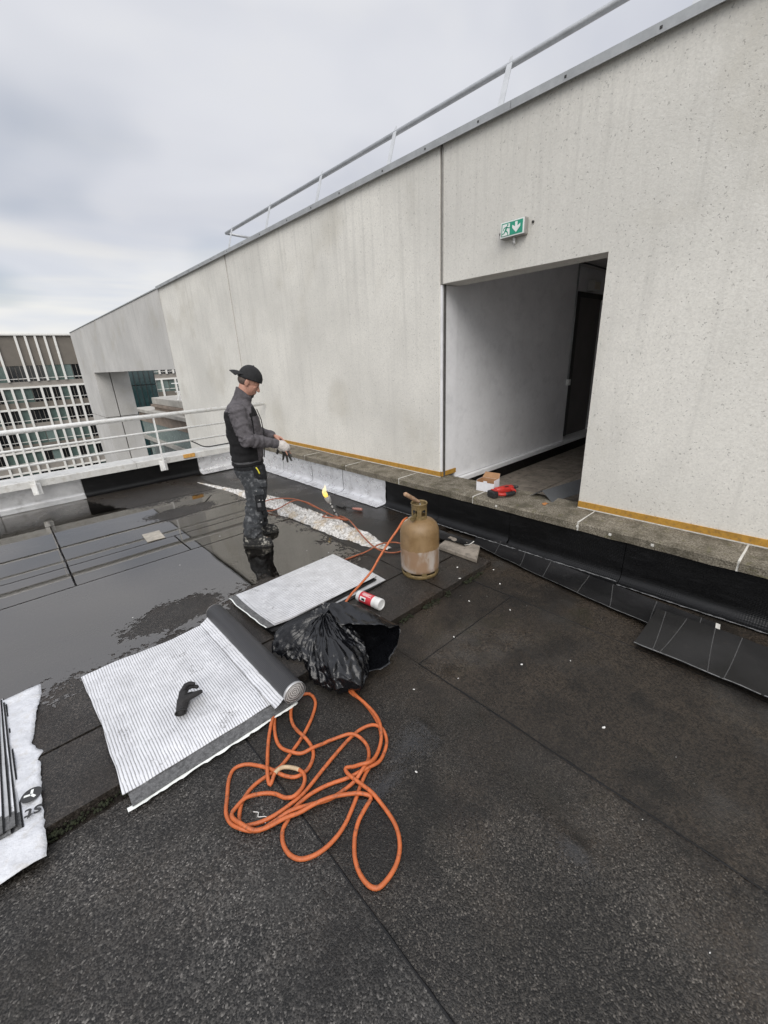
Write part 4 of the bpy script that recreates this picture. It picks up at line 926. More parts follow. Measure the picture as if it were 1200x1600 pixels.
piece('insulation_sheet', 'second black sheet under the silver ones in the stack', .985, 1.96, 2.325, 2.97, .022, 1, B_BLACK, 0)
piece('insulation_sheet', 'lower of the two silver sheets, with a grey felt end beside the roll', 1.03, 2.0, 2.37, 2.985, .030, 0.6, F_STACK)
piece('insulation_sheet', 'top silver sheet of the stack beside the dark roll', 1.045, 1.975, 2.365, 2.90, .038, -.8, F_STACK, 0)

# ------------------------------------------------------------------ sheets at the left edge of the picture
lf = thing('printed_film', 'torn white film with black print lying under the silver strips at the left edge', 'film sheet', (-.45, 2.3, .004))
def torn(v):
    base = [(0, .132), (.05, .140), (.30, .150), (.44, .160), (.46, .150), (.50, .175), (.58, .135), (.64, .150), (.80, .175), (.93, .205), (1, .215)]
    return lerpt(base, v)
obj('film', sheet(lambda u, v: Vector((-.6 + u * (.6 + torn(v) + .006 * fbm((v * 40, 1, 2), 3)), -.54 + 1.13 * v - .03 * u * (v < .05), .004 + .008 * fbm((u * 6, v * 9, 1), 3) + .012 * max(0, u - .94) / .06 * fbm((v * 7, 3, 3), 2) - .02 * max(0, .08 - v) / .08 + .02 * max(0, v - .97) / .03 * u)), 40, 70, .0015), plain('white_film', (.60, .61, .635), .5, var=.14, scale=9, bump=.8, bscale=28, dirt=((.44, .41, .36), .4)), lf, True)
INK = plain('black_print', (.03, .03, .03), .5, var=.2)
def word(txt, size, loc, rot):
    cu = bpy.data.curves.new('print', 'FONT'); cu.body = txt; cu.size = size; cu.extrude = .0006; cu.offset = .0012
    o = bpy.data.objects.new('print', cu); COL.objects.link(o); dg = bpy.context.evaluated_depsgraph_get(); dg.update()
    me = bpy.data.meshes.new_from_object(o.evaluated_get(dg)); bpy.data.objects.remove(o)
    p = link('printed_letters', me, lf, INK); p.location = loc; p.rotation_euler = (0, 0, rot); return p
word('st', .085, (.150, -.33, .017), math.radians(168))
bm = bmesh.new(); lathe(bm, [(.001, .0), (.038, .0), (.038, .001), (.001, .001)], 40); d_o = obj('printed_disc', bm, INK, lf); d_o.location = (.115, -.245, .016)
bm = bmesh.new()
for (x0, y0, x1, y1) in ((0, 0, 0, -.024), (0, 0, .018, .02), (0, 0, -.018, .02)):
    a = Vector((x0, y0, .0012)); b = Vector((x1, y1, .0012)); nrm = Vector((-(b - a).y, (b - a).x, 0)).normalized() * .005; prism(bm, [a + nrm, b + nrm, b - nrm, a - nrm], (0, 0, .0008))
o = obj('emblem', bm, SIGN_WHITE, d_o); o.rotation_euler = (0, 0, .5)
for k, (x1, y0, y1, z) in enumerate(((.062, -.385, .60, .012), (.050, -.375, .615, .020), (.036, -.39, .605, .028), (.018, -.38, .62, .036))):
    lab = ('lowest silver strip on the white film at the left edge', 'second silver strip from below at the left edge', 'third silver strip from below at the left edge', 'topmost silver strip at the left edge')[k]
    t = thing('insulation_sheet', lab, 'insulation sheet', (-.45, 2.3, z), math.radians(1.5 - k * .5), 'silver strips at the left edge')
    f = lambda u, v, x1=x1, y0=y0, y1=y1, k=k: Vector((-.7 + u * (.7 + x1), y0 + (y1 - y0) * v, .004 * fbm((v * 4, u * 2, k * 3), 2) + .010 * max(0, .1 - v) / .1 * math.sin(k * 2)))
    obj('sheet', sheet(lambda u, v: f(u, .09 + .91 * v), 16, 40, .005), F_LEFT if k % 2 else F_DULL, t, True, auto=40); obj('felt_selvedge', sheet(lambda u, v: f(u, .09 * v), 16, 5, .005), SELV, t, True, auto=40)
    obj('black_edge', sheet(lambda u, v: f(1.0, v) + Vector((.0005 + .006 * u, 0, -.004 + .001 * u)), 2, 40, .0045), B_BLACK, t)

# ------------------------------------------------------------------ black bin bag
bag = thing('garbage_bag', 'crumpled black bin bag gathered at a knot with its mouth gaping to the right', 'bag', (0, 0, 0))
KN = Vector((1.204, 1.965, .235))
def pleat(a, u, n1=13, n2=23, ph=0.0):
    w_ = a * n1 + 2.2 * fbm((math.cos(a) * 2, math.sin(a) * 2, u * 1.3 + ph), 3)
    return (abs(math.sin(w_ * .5)) - .6) * .6 + .28 * math.sin(a * n2 + 3 * u + 4 * fbm((a, u * 3, ph), 2))
bc = [(0, KN, .014, .014), (.10, Vector((1.19, 1.94, .222)), .065, .065), (.28, Vector((1.165, 1.885, .18)), .135, .135), (.5, Vector((1.150, 1.83, .11)), .178, .178), (.7, Vector((1.140, 1.78, .03)), .188, .190), (.86, Vector((1.130, 1.765, -.02)), .165, .182), (.96, Vector((1.12, 1.76, -.045)), .11, .13), (1, Vector((1.12, 1.76, -.046)), .02, .02)]
def bodyf(u, v):
    a = v * 2 * PI
    for (s, p, rx, ry), (s2, p2, rx2, ry2) in zip(bc, bc[1:]):
        if u <= s2 + 1e-9:
            t = (u - s) / (s2 - s); t = t * t * (3 - 2 * t) if False else t; c = p.lerp(p2, t); rx = rx + (rx2 - rx) * t; ry = ry + (ry2 - ry) * t; break
    am = .20 * math.sin(min(1, u * 1.6) * PI * .9) + .05; k = 1 + am * pleat(a, u) + .10 * fbm((math.cos(a) * 3, math.sin(a) * 3, u * 6), 3)
    tip = max(0, math.cos(a - math.radians(258))) ** 6 * .11 * max(0, math.sin(u * PI)) * (u > .3)
    p = c + Vector((math.cos(a) * (rx * k + tip), math.sin(a) * (ry * k + tip), .02 * fbm((math.cos(a) * 5, math.sin(a) * 5, u * 9), 3)))
    fl = .004 if p.y > 1.86 else -.046
    p.z = max(p.z, fl); return p
bm = sheet(bodyf, 60, 220); bmesh.ops.remove_doubles(bm, verts=bm.verts, dist=.0004); obj('bag_body', bm, BAG, bag, True)
rimc = [Vector(p) for p in ((1.215, 1.85, .245), (1.245, 1.745, .255), (1.315, 1.665, .245), (1.42, 1.615, .215), (1.505, 1.612, .155), (1.49, 1.585, .10), (1.40, 1.545, .06), (1.30, 1.545, .01), (1.215, 1.60, .01), (1.18, 1.68, .07), (1.19, 1.78, .15))]
rim = spline(rimc + [rimc[0]], .012); RC = sum(rimc, Vector()) / len(rimc); back = Vector((.10, .13, -.09))
def mouth(u, v):
    i = v * (len(rim) - 1); j = min(len(rim) - 2, int(i)); R_ = rim[j].lerp(rim[j + 1], i - j); o_ = (R_ - RC)
    s = math.sin(u * PI) ** .8
    upw = max(0, o_.z) / .1
    p = KN.lerp(R_, u) + s * (o_.normalized() * .035 + back * (1.0 - .55 * min(1, upw)) + Vector((.02, .04, .055)) * min(1, upw))
    nrm = (o_.normalized() + Vector((0, 0, .2)))
    p += nrm * (.013 * pleat(v * 2 * PI, u * .5, 7, 11, 5) * math.sin(min(1, u * 1.25) * PI * .8)) + Vector((fbm(p * 11, 3), fbm(p * 11 + Vector((3, 1, 7)), 3), fbm(p * 11 + Vector((9, 4, 2)), 3))) * .012 * u
    lip = max(0, u - .72) / .28; p += Vector((fbm((v * 11, 1, u * 2), 2), fbm((v * 11, 5, u * 2), 2), fbm((v * 9, 9, u * 2), 2))) * .026 * lip + back * -.16 * lip * lip * abs(fbm((v * 9, 2, 2), 2))
    p.z = max(p.z, .004 if p.y > 1.86 else -.046); return p
obj('bag_mouth', sheet(mouth, 44, 180, .0015), BAG, bag, True)
def fan(pts, n, ph, amp=.012, sag=0):
    E_ = spline([Vector(p) for p in pts], .01)
    def f(u, v):
        i = v * (len(E_) - 1); j = min(len(E_) - 2, int(i)); R_ = E_[j].lerp(E_[j + 1], i - j)
        p = KN.lerp(R_, u) + Vector((0, 0, math.sin(u * PI) * sag)); q = amp * pleat(v * n, u * .8, 9, 15, ph) * (.3 + u)
        p += Vector((q * .3, q * .2, q)) + Vector((fbm(p * 14, 3), fbm(p * 14 + Vector((3, 1, 7)), 3), fbm(p * 14 + Vector((9, 4, 2)), 3))) * .010 * u
        p.z = max(p.z, .044 if p.y > 2.27 and p.x > .98 else (.006 if p.y > 1.85 else -.045)); return p
    return f
obj('bag_tail', sheet(fan([(1.08, 2.15, .16), (.985, 2.20, .12), (.93, 2.165, .10), (.885, 2.12, .045), (.93, 2.02, .02), (.99, 1.93, .02)], 5, 1, .016, .03), 40, 90, .0015), BAG, bag, True)
obj('bag_ear', sheet(fan([(1.14, 2.06, .235), (1.20, 2.03, .262), (1.24, 2.01, .270), (1.34, 1.98, .225)], 4, 3, .010), 16, 40, .0015), BAG, bag, True)

# ------------------------------------------------------------------ red and white canister lying on the slab
bo = thing('canister', 'white plastic canister with a red label lying on its side behind the black bag', 'bottle', (1.692, 2.235, .044))
bo.rotation_euler = (math.radians(90), 0, math.radians(7.5))
bm = bmesh.new(); lathe(bm, [(.006, 0), (.034, .0), (.041, .004), (.0425, .010), (.0425, .172), (.040, .178), (.036, .184), (.002, .184)], 40); obj('shell', bm, WHITE_PL, bo, True, auto=40)
bm = bmesh.new(); lathe(bm, [(.0429, .036), (.0432, .037), (.0432, .158), (.0429, .159)], 40, cap=False); lb = obj('label', bm, RED_LABEL, bo, True)
bm = bmesh.new(); lathe(bm, [(.030, .184), (.0435, .186), (.0445, .192), (.0445, .224), (.042, .230), (.034, .231), (.033, .225), (.003, .224)], 44); obj('lid', bm, WHITE_PL, bo, True, auto=40)
def lpatch(a0, a1, z0, z1, m, nm, r=.0436):
    b = sheet(lambda u, v: Vector((r * math.cos(a0 + (a1 - a0) * u), r * math.sin(a0 + (a1 - a0) * u), z0 + (z1 - z0) * v)), 10, 1); return obj(nm, b, m, bo, True)
ac = math.radians(125)
lpatch(ac + .25, ac + .95, .050, .105, SIGN_WHITE, 'label_panel'); lpatch(ac + .45, ac + .85, .066, .098, BLACK_PL, 'label_picture', .0439)
for k in range(4): lpatch(ac - .62 + k * .16, ac - .55 + k * .16, .055 + .008 * (k % 2), .145 - .012 * (k % 3), SIGN_WHITE, 'label_line')

# ------------------------------------------------------------------ things on the coping
cb = thing('cardboard_box', 'small open white cardboard box with brown inside on the coping', 'box', (3.62, 2.385, .396), math.radians(-83))
L, Wd, H_, T = .20, .125, .115, .003
obj('front_side', bx(-L / 2, L / 2, -Wd / 2, -Wd / 2 + T, 0, H_ - .02), CARD_OUT, cb); 
def two(a, nm):
    bm = bx(*a); o = obj(nm, bm, [CARD_OUT, CARD_IN], cb)
    return o
for nm, a, ax, sg_ in (('back_side', (-L / 2, L / 2, Wd / 2 - T, Wd / 2, 0, H_), 1, -1), ('left_side', (-L / 2, -L / 2 + T, -Wd / 2 + T, Wd / 2 - T, 0, H_), 0, 1), ('right_side', (L / 2 - T, L / 2, -Wd / 2 + T, Wd / 2 - T, 0, H_ + .012), 0, -1)):
    o = two(a, nm)
    for p in o.data.polygons:
        if p.normal[ax] * sg_ > .5: p.material_index = 1
obj('base', bx(-L / 2 + T, L / 2 - T, -Wd / 2 + T, Wd / 2 - T, 0, T), CARD_IN, cb)
bm = bmesh.new(); prism(bm, [(-L / 2 + .004, Wd / 2, H_), (L / 2 - .004, Wd / 2, H_), (L / 2 - .012, Wd / 2 + .03, H_ + .055), (-L / 2 + .02, Wd / 2 + .03, H_ + .055)], (0, .003, .001)); o = obj('lid_flap', bm, [CARD_OUT, CARD_IN], cb)
for p in o.data.polygons:
    if p.normal.y < -.3: p.material_index = 1
obj('lid_tab', bx(-.02, .02, -Wd / 2 - .002, -Wd / 2 + T, H_ - .021, H_ - .004), CARD_OUT, cb)
# cb front faces the camera side: local -Y must look towards -X
cb.rotation_euler = (0, 0, math.radians(-83))

dl = thing('drill', 'red and black cordless drill lying on its side on the coping beside the box', 'power tool', (3.60, 2.165, .396), math.radians(-18))
def lump(rows, n=20, p=3.0):
    bm = bmesh.new(); R_ = []
    for (x, cyy, cz, hy, hz) in rows:
        R_.append([(x, cyy + hy * math.copysign(abs(math.cos(t)) ** (2 / p), math.cos(t)), cz + hz * math.copysign(abs(math.sin(t)) ** (2 / p), math.sin(t))) for t in [2 * PI * j / n for j in range(n)]])
    rings_mesh(bm, R_); return bm
obj('motor_body', lump([(-.10, .035, .042, .022, .028), (-.09, .035, .042, .034, .036), (-.02, .036, .042, .036, .038), (.06, .036, .042, .036, .038), (.11, .034, .042, .034, .036), (.125, .034, .042, .024, .026)]), RED_TOOL, dl, True)
obj('gear_nose', lump([(.120, .034, .042, .026, .028), (.15, .034, .042, .022, .024), (.158, .034, .042, .014, .015)]), BLACK_PL, dl, True)
bm = bmesh.new(); tube(bm, [(.155, .034, .042), (.19, .034, .042), (.20, .034, .042)], [.014, .014, .008], 14); obj('chuck', bm, DARK_METAL, dl, True)
bm = bmesh.new(); tube(bm, spline([(-.10, .03, .04), (-.125, -.01, .038), (-.10, -.06, .034), (-.04, -.078, .032)], .01), .017, 12); obj('handle_bow', bm, RED_TOOL, dl, True)
bm = bmesh.new(); tube(bm, spline([(-.06, -.078, .032), (.01, -.080, .030), (.055, -.072, .030)], .01), .022, 12); obj('grip', bm, BLACK_PL, dl, True)
bm = bmesh.new(); tube(bm, spline([(.05, -.070, .030), (.085, -.04, .036), (.09, .01, .04)], .01), .019, 12); obj('handle_bow', bm, RED_TOOL, dl, True)
obj('battery', bx(-.185, -.125, -.055, .055, .002, .066, bev=.010), BLACK_PL, dl); obj('battery_clip', bx(-.150, -.120, -.03, .04, .066, .074, bev=.003), RED_TOOL, dl)
obj('side_switch', bx(.0, .05, .0, .012, .078, .086, bev=.003), BLACK_PL, dl)

fs = thing('folded_flashing', 'dark grey folded metal sheet lying across the coping in the passage mouth', 'metal sheet', (0, 0, 0))
bm = bmesh.new(); e0 = [(3.675, 1.70, .397), (3.742, 1.842, .468), (3.700, 1.945, .408)]; e1 = [(4.95, 1.63, .30), (5.0, 1.80, .375), (4.96, 1.93, .30)]
vs = [[bm.verts.new(p) for p in e] for e in (e0, e1)]
for i in (0, 1): bm.faces.new((vs[0][i], vs[0][i + 1], vs[1][i + 1], vs[1][i]))
bmesh.ops.recalc_face_normals(bm, faces=bm.faces); bmesh.ops.solidify(bm, geom=bm.faces[:], thickness=.003); obj('sheet', bm, GREY_SHEET, fs)
bm = bmesh.new(); P = [(0, 0), (.03, .012), (.055, .004), (.07, .022), (.06, .038), (.035, .034), (.02, .05), (.0, .035), (-.015, .015)]
vs = [bm.verts.new((3.555 + x, 1.70 + y, .402 + .012 * fbm((x * 40, y * 40, 1), 2))) for x, y in P]; c = bm.verts.new((3.58, 1.72, .412))
for i in range(len(vs)): bm.faces.new((vs[i], vs[(i + 1) % len(vs)], c))
bmesh.ops.recalc_face_normals(bm, faces=bm.faces); bmesh.ops.solidify(bm, geom=bm.faces[:], thickness=.0015)
tag(obj('leaf', bm, LEAF), 'dry orange leaf on the coping in front of the dark folded sheet', 'leaf')

# ------------------------------------------------------------------ small litter, plate, moss
o = obj('sandy_plate', slab.__globals__['bx'](-.09, .09, -.14, .14, 0, .008, bev=.003), PLATE); o.location = (.93, 4.93, .0045); o.rotation_euler = (0, 0, math.radians(-3))
tag(o, 'small sand-coloured rectangular plate lying on the flooded slabs', 'plate')
bm = bmesh.new()
LIT = [(1.835, .465, .018), (.987, .969, .010), (1.352, 1.326, .010), (2.428, 1.359, .014), (2.319, 1.651, .014), (2.478, 1.867, .018), (1.888, 1.461, .014), (2.875, 1.798, .014), (1.964, .996, .013), (1.49, .181, .006), (2.02, 3.1, .014), (1.9, 3.3, .010), (1.45, 4.35, .012), (.9, 3.95, .010), (.35, 3.3, .010), (2.7, 1.62, .016), (2.62, 2.0, .018), (1.6, 1.2, .008), (2.2, .8, .008), (1.2, -.1, .006)]
for i in range(12): LIT.append((rnd.uniform(.6, 3.0), rnd.uniform(-.4, 1.7), rnd.uniform(.0015, .0035)))
for i in range(12): LIT.append((rnd.uniform(2.3, 3.25), rnd.uniform(1.2, 4.6), rnd.uniform(.002, .0045)))
for x, y, s in LIT:
    s *= .55
    z = .004 if y > 1.86 and x < 2.9 else -.047
    r = bmesh.ops.create_icosphere(bm, subdivisions=1, radius=s)
    a = rnd.uniform(0, PI)
    for v in r['verts']:
        c = v.co * (1 + .5 * fbm(v.co * 90 + Vector((x * 9, y * 9, 0)), 2)); c = Vector((c.x * 1.25, c.y * .7, c.z * .45)); v.co = Vector((x + c.x * math.cos(a) - c.y * math.sin(a), y + c.x * math.sin(a) + c.y * math.cos(a), z + s * .3 + c.z))
tag(obj('litter', bm, PAPER), 'white crumbs of foam and paper scattered over the wet roof', 'litter', None, 'stuff')
bm = bmesh.new()
for i in range(700):
    t = rnd.random(); x = (-.32 + 1.0 * rnd.random() ** 2 * .5) if t < .25 else rnd.uniform(1.75, 2.95); y = 1.835 + rnd.gauss(0, .012); z = -.05 + rnd.random() * .02; s = rnd.uniform(.002, .008)
    if t > .25 and fbm((x * 4, 3, 1), 2) < -.02: continue
    r = bmesh.ops.create_icosphere(bm, subdivisions=1, radius=s)
    for v in r['verts']: v.co = Vector((x, y, z)) + v.co * (1 + .6 * fbm(v.co * 300 + Vector((i, 0, 0)), 1))
tag(obj('moss', bm, MOSS), 'dark moss growing in the step along the slab edge', 'moss', None, 'stuff')
wi = obj('white_wire', (lambda b: (tube(b, spline([(.355, 1.335, -.044), (.37, 1.315, -.043), (.36, 1.30, -.043), (.385, 1.275, -.042), (.37, 1.255, -.043)], .008), .0022, 6), b)[1])(bmesh.new()), PAPER, None, True)
tag(wi, 'short white wire offcut inside a loop of the orange hose', 'wire')
# ------------------------------------------------------------------ the roofer
def cap_(bm, a, b, ra, rb, n=14, ex=1.0):
    """closed tapered capsule"""
    a = Vector(a); b = Vector(b); t = (b - a); L = t.length; t.normalize(); u, v = frame_at(t); R_ = []
    for s, c, r in ((-.98, a, ra), (-.8, a, ra), (-.45, a, ra), (0, a, ra), (0, b, rb), (.45, b, rb), (.8, b, rb), (.98, b, rb)):
        k = math.sqrt(1 - s * s); p = c + t * s * r; R_.append([p + (u * math.cos(2 * PI * j / n) + v * math.sin(2 * PI * j / n)) * r * k for j in range(n)])
    rings_mesh(bm, R_)
def ell(bm, c, ax, n=18):
    """ellipsoid, ax = three half-axis vectors"""
    c = Vector(c); X, Y, Z = (Vector(q) for q in ax); R_ = []
    for i in range(1, n):
        th = PI * i / n; R_.append([c + Z * -math.cos(th) + (X * math.cos(2 * PI * j / n) + Y * math.sin(2 * PI * j / n)) * math.sin(th) for j in range(n)])
    rings_mesh(bm, R_)
def loft(bm, rows, n=28, p=2.3):
    """rows: centre, half depth (x), half width (y), optional pitch"""
    R_ = []
    for (cx, cyy, cz, hx, hy, *rest) in rows:
        pt = rest[0] if rest else 0.0; ring = []
        for j in range(n):
            t = 2 * PI * j / n; x = hx * math.copysign(abs(math.cos(t)) ** (2 / p), math.cos(t)); y = hy * math.copysign(abs(math.sin(t)) ** (2 / p), math.sin(t))
            ring.append((cx + x * math.cos(pt), cyy + y, cz + x * math.sin(pt)))
        R_.append(ring)
    rings_mesh(bm, R_)
def chain(bm, pts, rad, n=14):
    for i in range(len(pts) - 1): cap_(bm, pts[i], pts[i + 1], rad[i], rad[i + 1], n)
def hand(bm, W, fwd, up, lat, curl, spread, th, sc=1.0, fat=1.0):
    """W wrist, fwd towards fingers, up = back of hand, lat = thumb side; unequal fingers bent at two knuckles"""
    fwd, up, lat = (Vector(q).normalized() for q in (fwd, up, lat)); W = Vector(W)
    for k, o in enumerate((.026, .009, -.009, -.026)):
        cap_(bm, W + (fwd * .012 + lat * o * .75) * sc, W + (fwd * (.082 - .004 * abs(k - 1)) + lat * o) * sc, .0145 * sc * fat, .0125 * sc * fat)
    tips = []
    for k, (o, L, c) in enumerate(zip((.028, .009, -.010, -.028), ((.043, .026, .020), (.047, .030, .022), (.044, .027, .021), (.034, .020, .018)), curl)):
        p = W + (fwd * (.086 - .005 * abs(k - 1)) + lat * o) * sc; ang = 0; r = .0098 * sc * fat * (.9 if k == 3 else 1)
        d0 = (fwd + lat * spread * (1.5 - k) * .35).normalized()
        for i, l in enumerate(L):
            ang += c * (.8 if i == 0 else 1.0); d = d0 * math.cos(ang) - up * math.sin(ang); q = p + d * l * sc
            cap_(bm, p, q, r, r * .92, 10); p = q; r *= .92
        tips.append(p)
    p0 = W + (fwd * .018 + lat * .022 - up * .006) * sc; p = p0
    d = (fwd * th[0] + lat * th[1] - up * th[2]).normalized()
    for l, r0, r1 in ((.042, .0165, .0125), (.032, .0122, .011), (.026, .011, .0088)):
        q = p + d * l * sc; cap_(bm, p, q, r0 * sc * fat, r1 * sc * fat, 10); p = q; d = (d + fwd * .22 - lat * .12 - up * .12).normalized()
    return tips

HEAD = math.atan2(-.582, .813) + math.radians(9)
man = thing('person', 'man in backward black cap, grey and black jacket and dusty trousers pulling a glove', 'person', (1.72, 3.87, .004), HEAD)
hf = Vector((.866, 0, -.5)); hu = Vector((.5, 0, .866)); hl = Vector((0, 1, 0)); HC = Vector((.098, .03, 1.607))
hp = lambda f, l, u: HC + hf * f + hl * l + hu * u
# ---- skin: one continuous body
bm = bmesh.new()
ell(bm, hp(0, 0, .032), (hf * .098, hl * .077, hu * .098)); ell(bm, hp(.030, 0, -.038), (hf * .066, hl * .062, hu * .082)); ell(bm, hp(.045, 0, -.085), (hf * .040, hl * .042, hu * .034))
ell(bm, hp(.064, 0, -.098), (hf * .024, hl * .024, hu * .020)); ell(bm, hp(.062, 0, .012), (hf * .036, hl * .060, hu * .030)); ell(bm, hp(.084, 0, .014), (hf * .016, hl * .050, hu * .011))
cap_(bm, hp(.092, 0, -.002), hp(.113, 0, -.042), .0085, .0135, 10); ell(bm, hp(.104, .012, -.046), (hf * .010, hl * .008, hu * .008)); ell(bm, hp(.104, -.012, -.046), (hf * .010, hl * .008, hu * .008))
ell(bm, hp(.090, 0, -.072), (hf * .013, hl * .024, hu * .007)); ell(bm, hp(.086, 0, -.084), (hf * .012, hl * .021, hu * .007))
for s in (-1, 1):
    ell(bm, hp(.062, s * .040, -.028), (hf * .022, hl * .018, hu * .018)); ell(bm, hp(-.010, s * .079, -.016), (hf * .020, hl * .008, hu * .032)); ell(bm, hp(-.018, s * .083, -.010), (hf * .012, hl * .007, hu * .026))
    ell(bm, hp(.079, s * .031, -.010), (hf * .012, hl * .013, hu * .010))
loft(bm, [(-.01, .03, 1.36, .07, .085), (.010, .03, 1.43, .064, .070, -.25), (.035, .03, 1.50, .060, .060, -.4), (.065, .03, 1.57, .058, .058, -.5)])
loft(bm, [(-.01, .03, .80, .12, .15), (-.01, .03, .95, .115, .15), (-.01, .03, 1.15, .12, .165), (-.01, .03, 1.30, .115, .17), (-.01, .03, 1.38, .07, .12)])
RS, RE, RW = Vector((-.035, -.155, 1.365)), Vector((.015, -.225, 1.105)), Vector((.265, -.150, 1.035))
LS, LE, LW = Vector((-.035, .215, 1.365)), Vector((.045, .275, 1.125)), Vector((.245, .085, 1.080))
chain(bm, [RS, RE, RW], [.042, .038, .028]); chain(bm, [LS, LE, LW], [.042, .038, .028])
RH, RK, RA = Vector((-.02, -.055, .80)), Vector((-.015, -.075, .43)), Vector((-.085, -.085, .10))
LH, LK, LA = Vector((-.02, .115, .80)), Vector((-.005, .150, .43)), Vector((-.025, .205, .10))
chain(bm, [RH, RK, RA], [.085, .055, .042]); chain(bm, [LH, LK, LA], [.085, .055, .042])
for A_ in (RA, LA): cap_(bm, A_ + Vector((0, 0, -.05)), A_ + Vector((.12, 0, -.055)), .036, .03)
hand(bm, LW + Vector((.012, -.012, -.002)), (.72, -.52, -.30), (.30, .15, .92), (.25, -.92, .25), (.55, .60, .62, .60), .25, (.75, .35, .55), 1.0)
# right hand inside the glove
hand(bm, RW + Vector((.02, .006, -.004)), (.72, .10, -.66), (.62, -.25, .66), (.1, .9, .3), (.16, .14, .16, .2), .8, (.6, .6, .3), .9)
body = link('body', remesh(bm, .0048, 3), man, SKIN, True)
def eyebit(s):
    b = bmesh.new(); ell(b, hp(.0885, s * .031, -.010), (hf * .006, hl * .010, hu * .0055), 10); return b
obj('eyes', (lambda b: (ell(b, hp(.0875, .031, -.011), (hf * .005, hl * .0095, hu * .0045), 10), ell(b, hp(.0875, -.031, -.011), (hf * .005, hl * .0095, hu * .0045), 10), b)[2])(bmesh.new()), BEARD, body, True)
b = bmesh.new(); ell(b, hp(.068, 0, -.112), (hf * .026, hl * .026, hu * .020)); ell(b, hp(.078, 0, -.094), (hf * .014, hl * .022, hu * .010)); ell(b, hp(.0935, 0, -.0625), (hf * .009, hl * .026, hu * .005)); ell(b, hp(.058, .0, -.122), (hf * .018, hl * .018, hu * .016))
link('beard', remesh(b, .0035, 2), man, BEARD, True)
b = bmesh.new()
for s in (-1, 1): ell(b, hp(.092, s * .032, .006), (hf * .006, hl * .018, hu * .0035), 10)
link('eyebrows', remesh(b, .003, 1), man, HAIR, True)
b = bmesh.new(); ell(b, hp(-.035, 0, -.004), (hf * .066, hl * .0765, hu * .055)); link('hair', remesh(b, .004, 2), man, HAIR, True)
# ---- cap, worn backwards
b = bmesh.new(); R_ = []
tilt = .10
for i in range(9):
    th = PI / 2 * i / 9; rr = math.cos(th); zz = math.sin(th)
    R_.append([hp(.002 + .112 * rr * math.cos(2 * PI * j / 36) - .012 * zz, .091 * rr * math.sin(2 * PI * j / 36), .030 + .118 * zz ** .92 - (.022 * (-math.cos(2 * PI * j / 36)) * (1 - zz) * .6)) for j in range(36)])
R_ = [[p - hu * .012 for p in R_[0]]] + R_
rings_mesh(b, R_)
ell(b, hp(-.012, 0, .147), (hf * .009, hl * .009, hu * .006), 10)
crown = obj('cap', b, CAP, man, True)
def brim(u, v):
    a = (v - .5) * 2.0; L = .085 * math.cos(a * .85) ** .5 * u; r0 = .108
    return hp(-(r0 * math.cos(a) * .98 + L), .088 * math.sin(a), .030 + .020 * (1 - u * .1) - .030 * u * u - .018 * a * a * (u * .6 + .2))
obj('cap_brim', sheet(brim, 8, 16, .004), CAP, crown, True, auto=50)
# ---- jacket
b = bmesh.new()
loft(b, [(-.022, .03, .866, .142, .185), (-.020, .03, .90, .152, .195), (-.012, .03, 1.02, .158, .198), (-.010, .03, 1.14, .166, .205), (-.015, .03, 1.27, .160, .215), (-.018, .03, 1.35, .142, .195), (-.016, .03, 1.40, .115, .155), (.0, .03, 1.44, .085, .105)], 36)
loft(b, [(.0, .03, 1.40, .095, .105, -.3), (.026, .03, 1.465, .088, .084, -.62), (.042, .03, 1.512, .088, .080, -.72), (.046, .03, 1.520, .078, .070, -.72)], 30)
cap_(b, RS + Vector((-.005, .02, -.012)), RE, .086, .068); cap_(b, RE, RE.lerp(RW, .45), .066, .058); cap_(b, RE.lerp(RW, .4), RE.lerp(RW, .97), .058, .046)
cap_(b, LS + Vector((-.005, -.02, -.012)), LE, .086, .066); cap_(b, LE, LE.lerp(LW, .45), .064, .056); cap_(b, LE.lerp(LW, .4), LE.lerp(LW, .95), .056, .045)
me = remesh(b, .0075, 4)
def seg(p, a, b):
    t = max(0, min(1, (p - a).dot(b - a) / (b - a).length_squared)); return (p - a.lerp(b, t)).length, t
NRM = [Vector(v.normal) for v in me.vertices]
for v in me.vertices:
    p = v.co.copy(); n = NRM[v.index]; dr, tr_ = seg(p, RS, RE); df, tf = seg(p, RE, RW); d2, t2 = seg(p, LS, LE); d3, t3 = seg(p, LE, LW); arm = min(dr, df, d2, d3)
    q = 0
    if arm < .10:
        e = min((p - RE).length, (p - LE).length); ax = (RE - RS if dr < df else RW - RE).normalized()
        s = p.dot(ax); q = .0115 * math.sin(s * 88 + 5 * fbm(p * 9, 2)) * max(.22, 1 - e / .22) + .009 * fbm(p * 13, 3)
    else:
        q = .008 * fbm(Vector((p.x * 6, p.y * 6, p.z * 11)), 3) + .006 * math.sin(p.z * 46 + 6 * fbm(p * 5, 2)) * max(0, (1.12 - p.z) / .25)
    v.co = p + n * q
me.materials.clear()
for m_ in (J_GREY, J_BLACK, J_BAND): me.materials.append(m_)
jk = link('jacket', me, man, None, True)
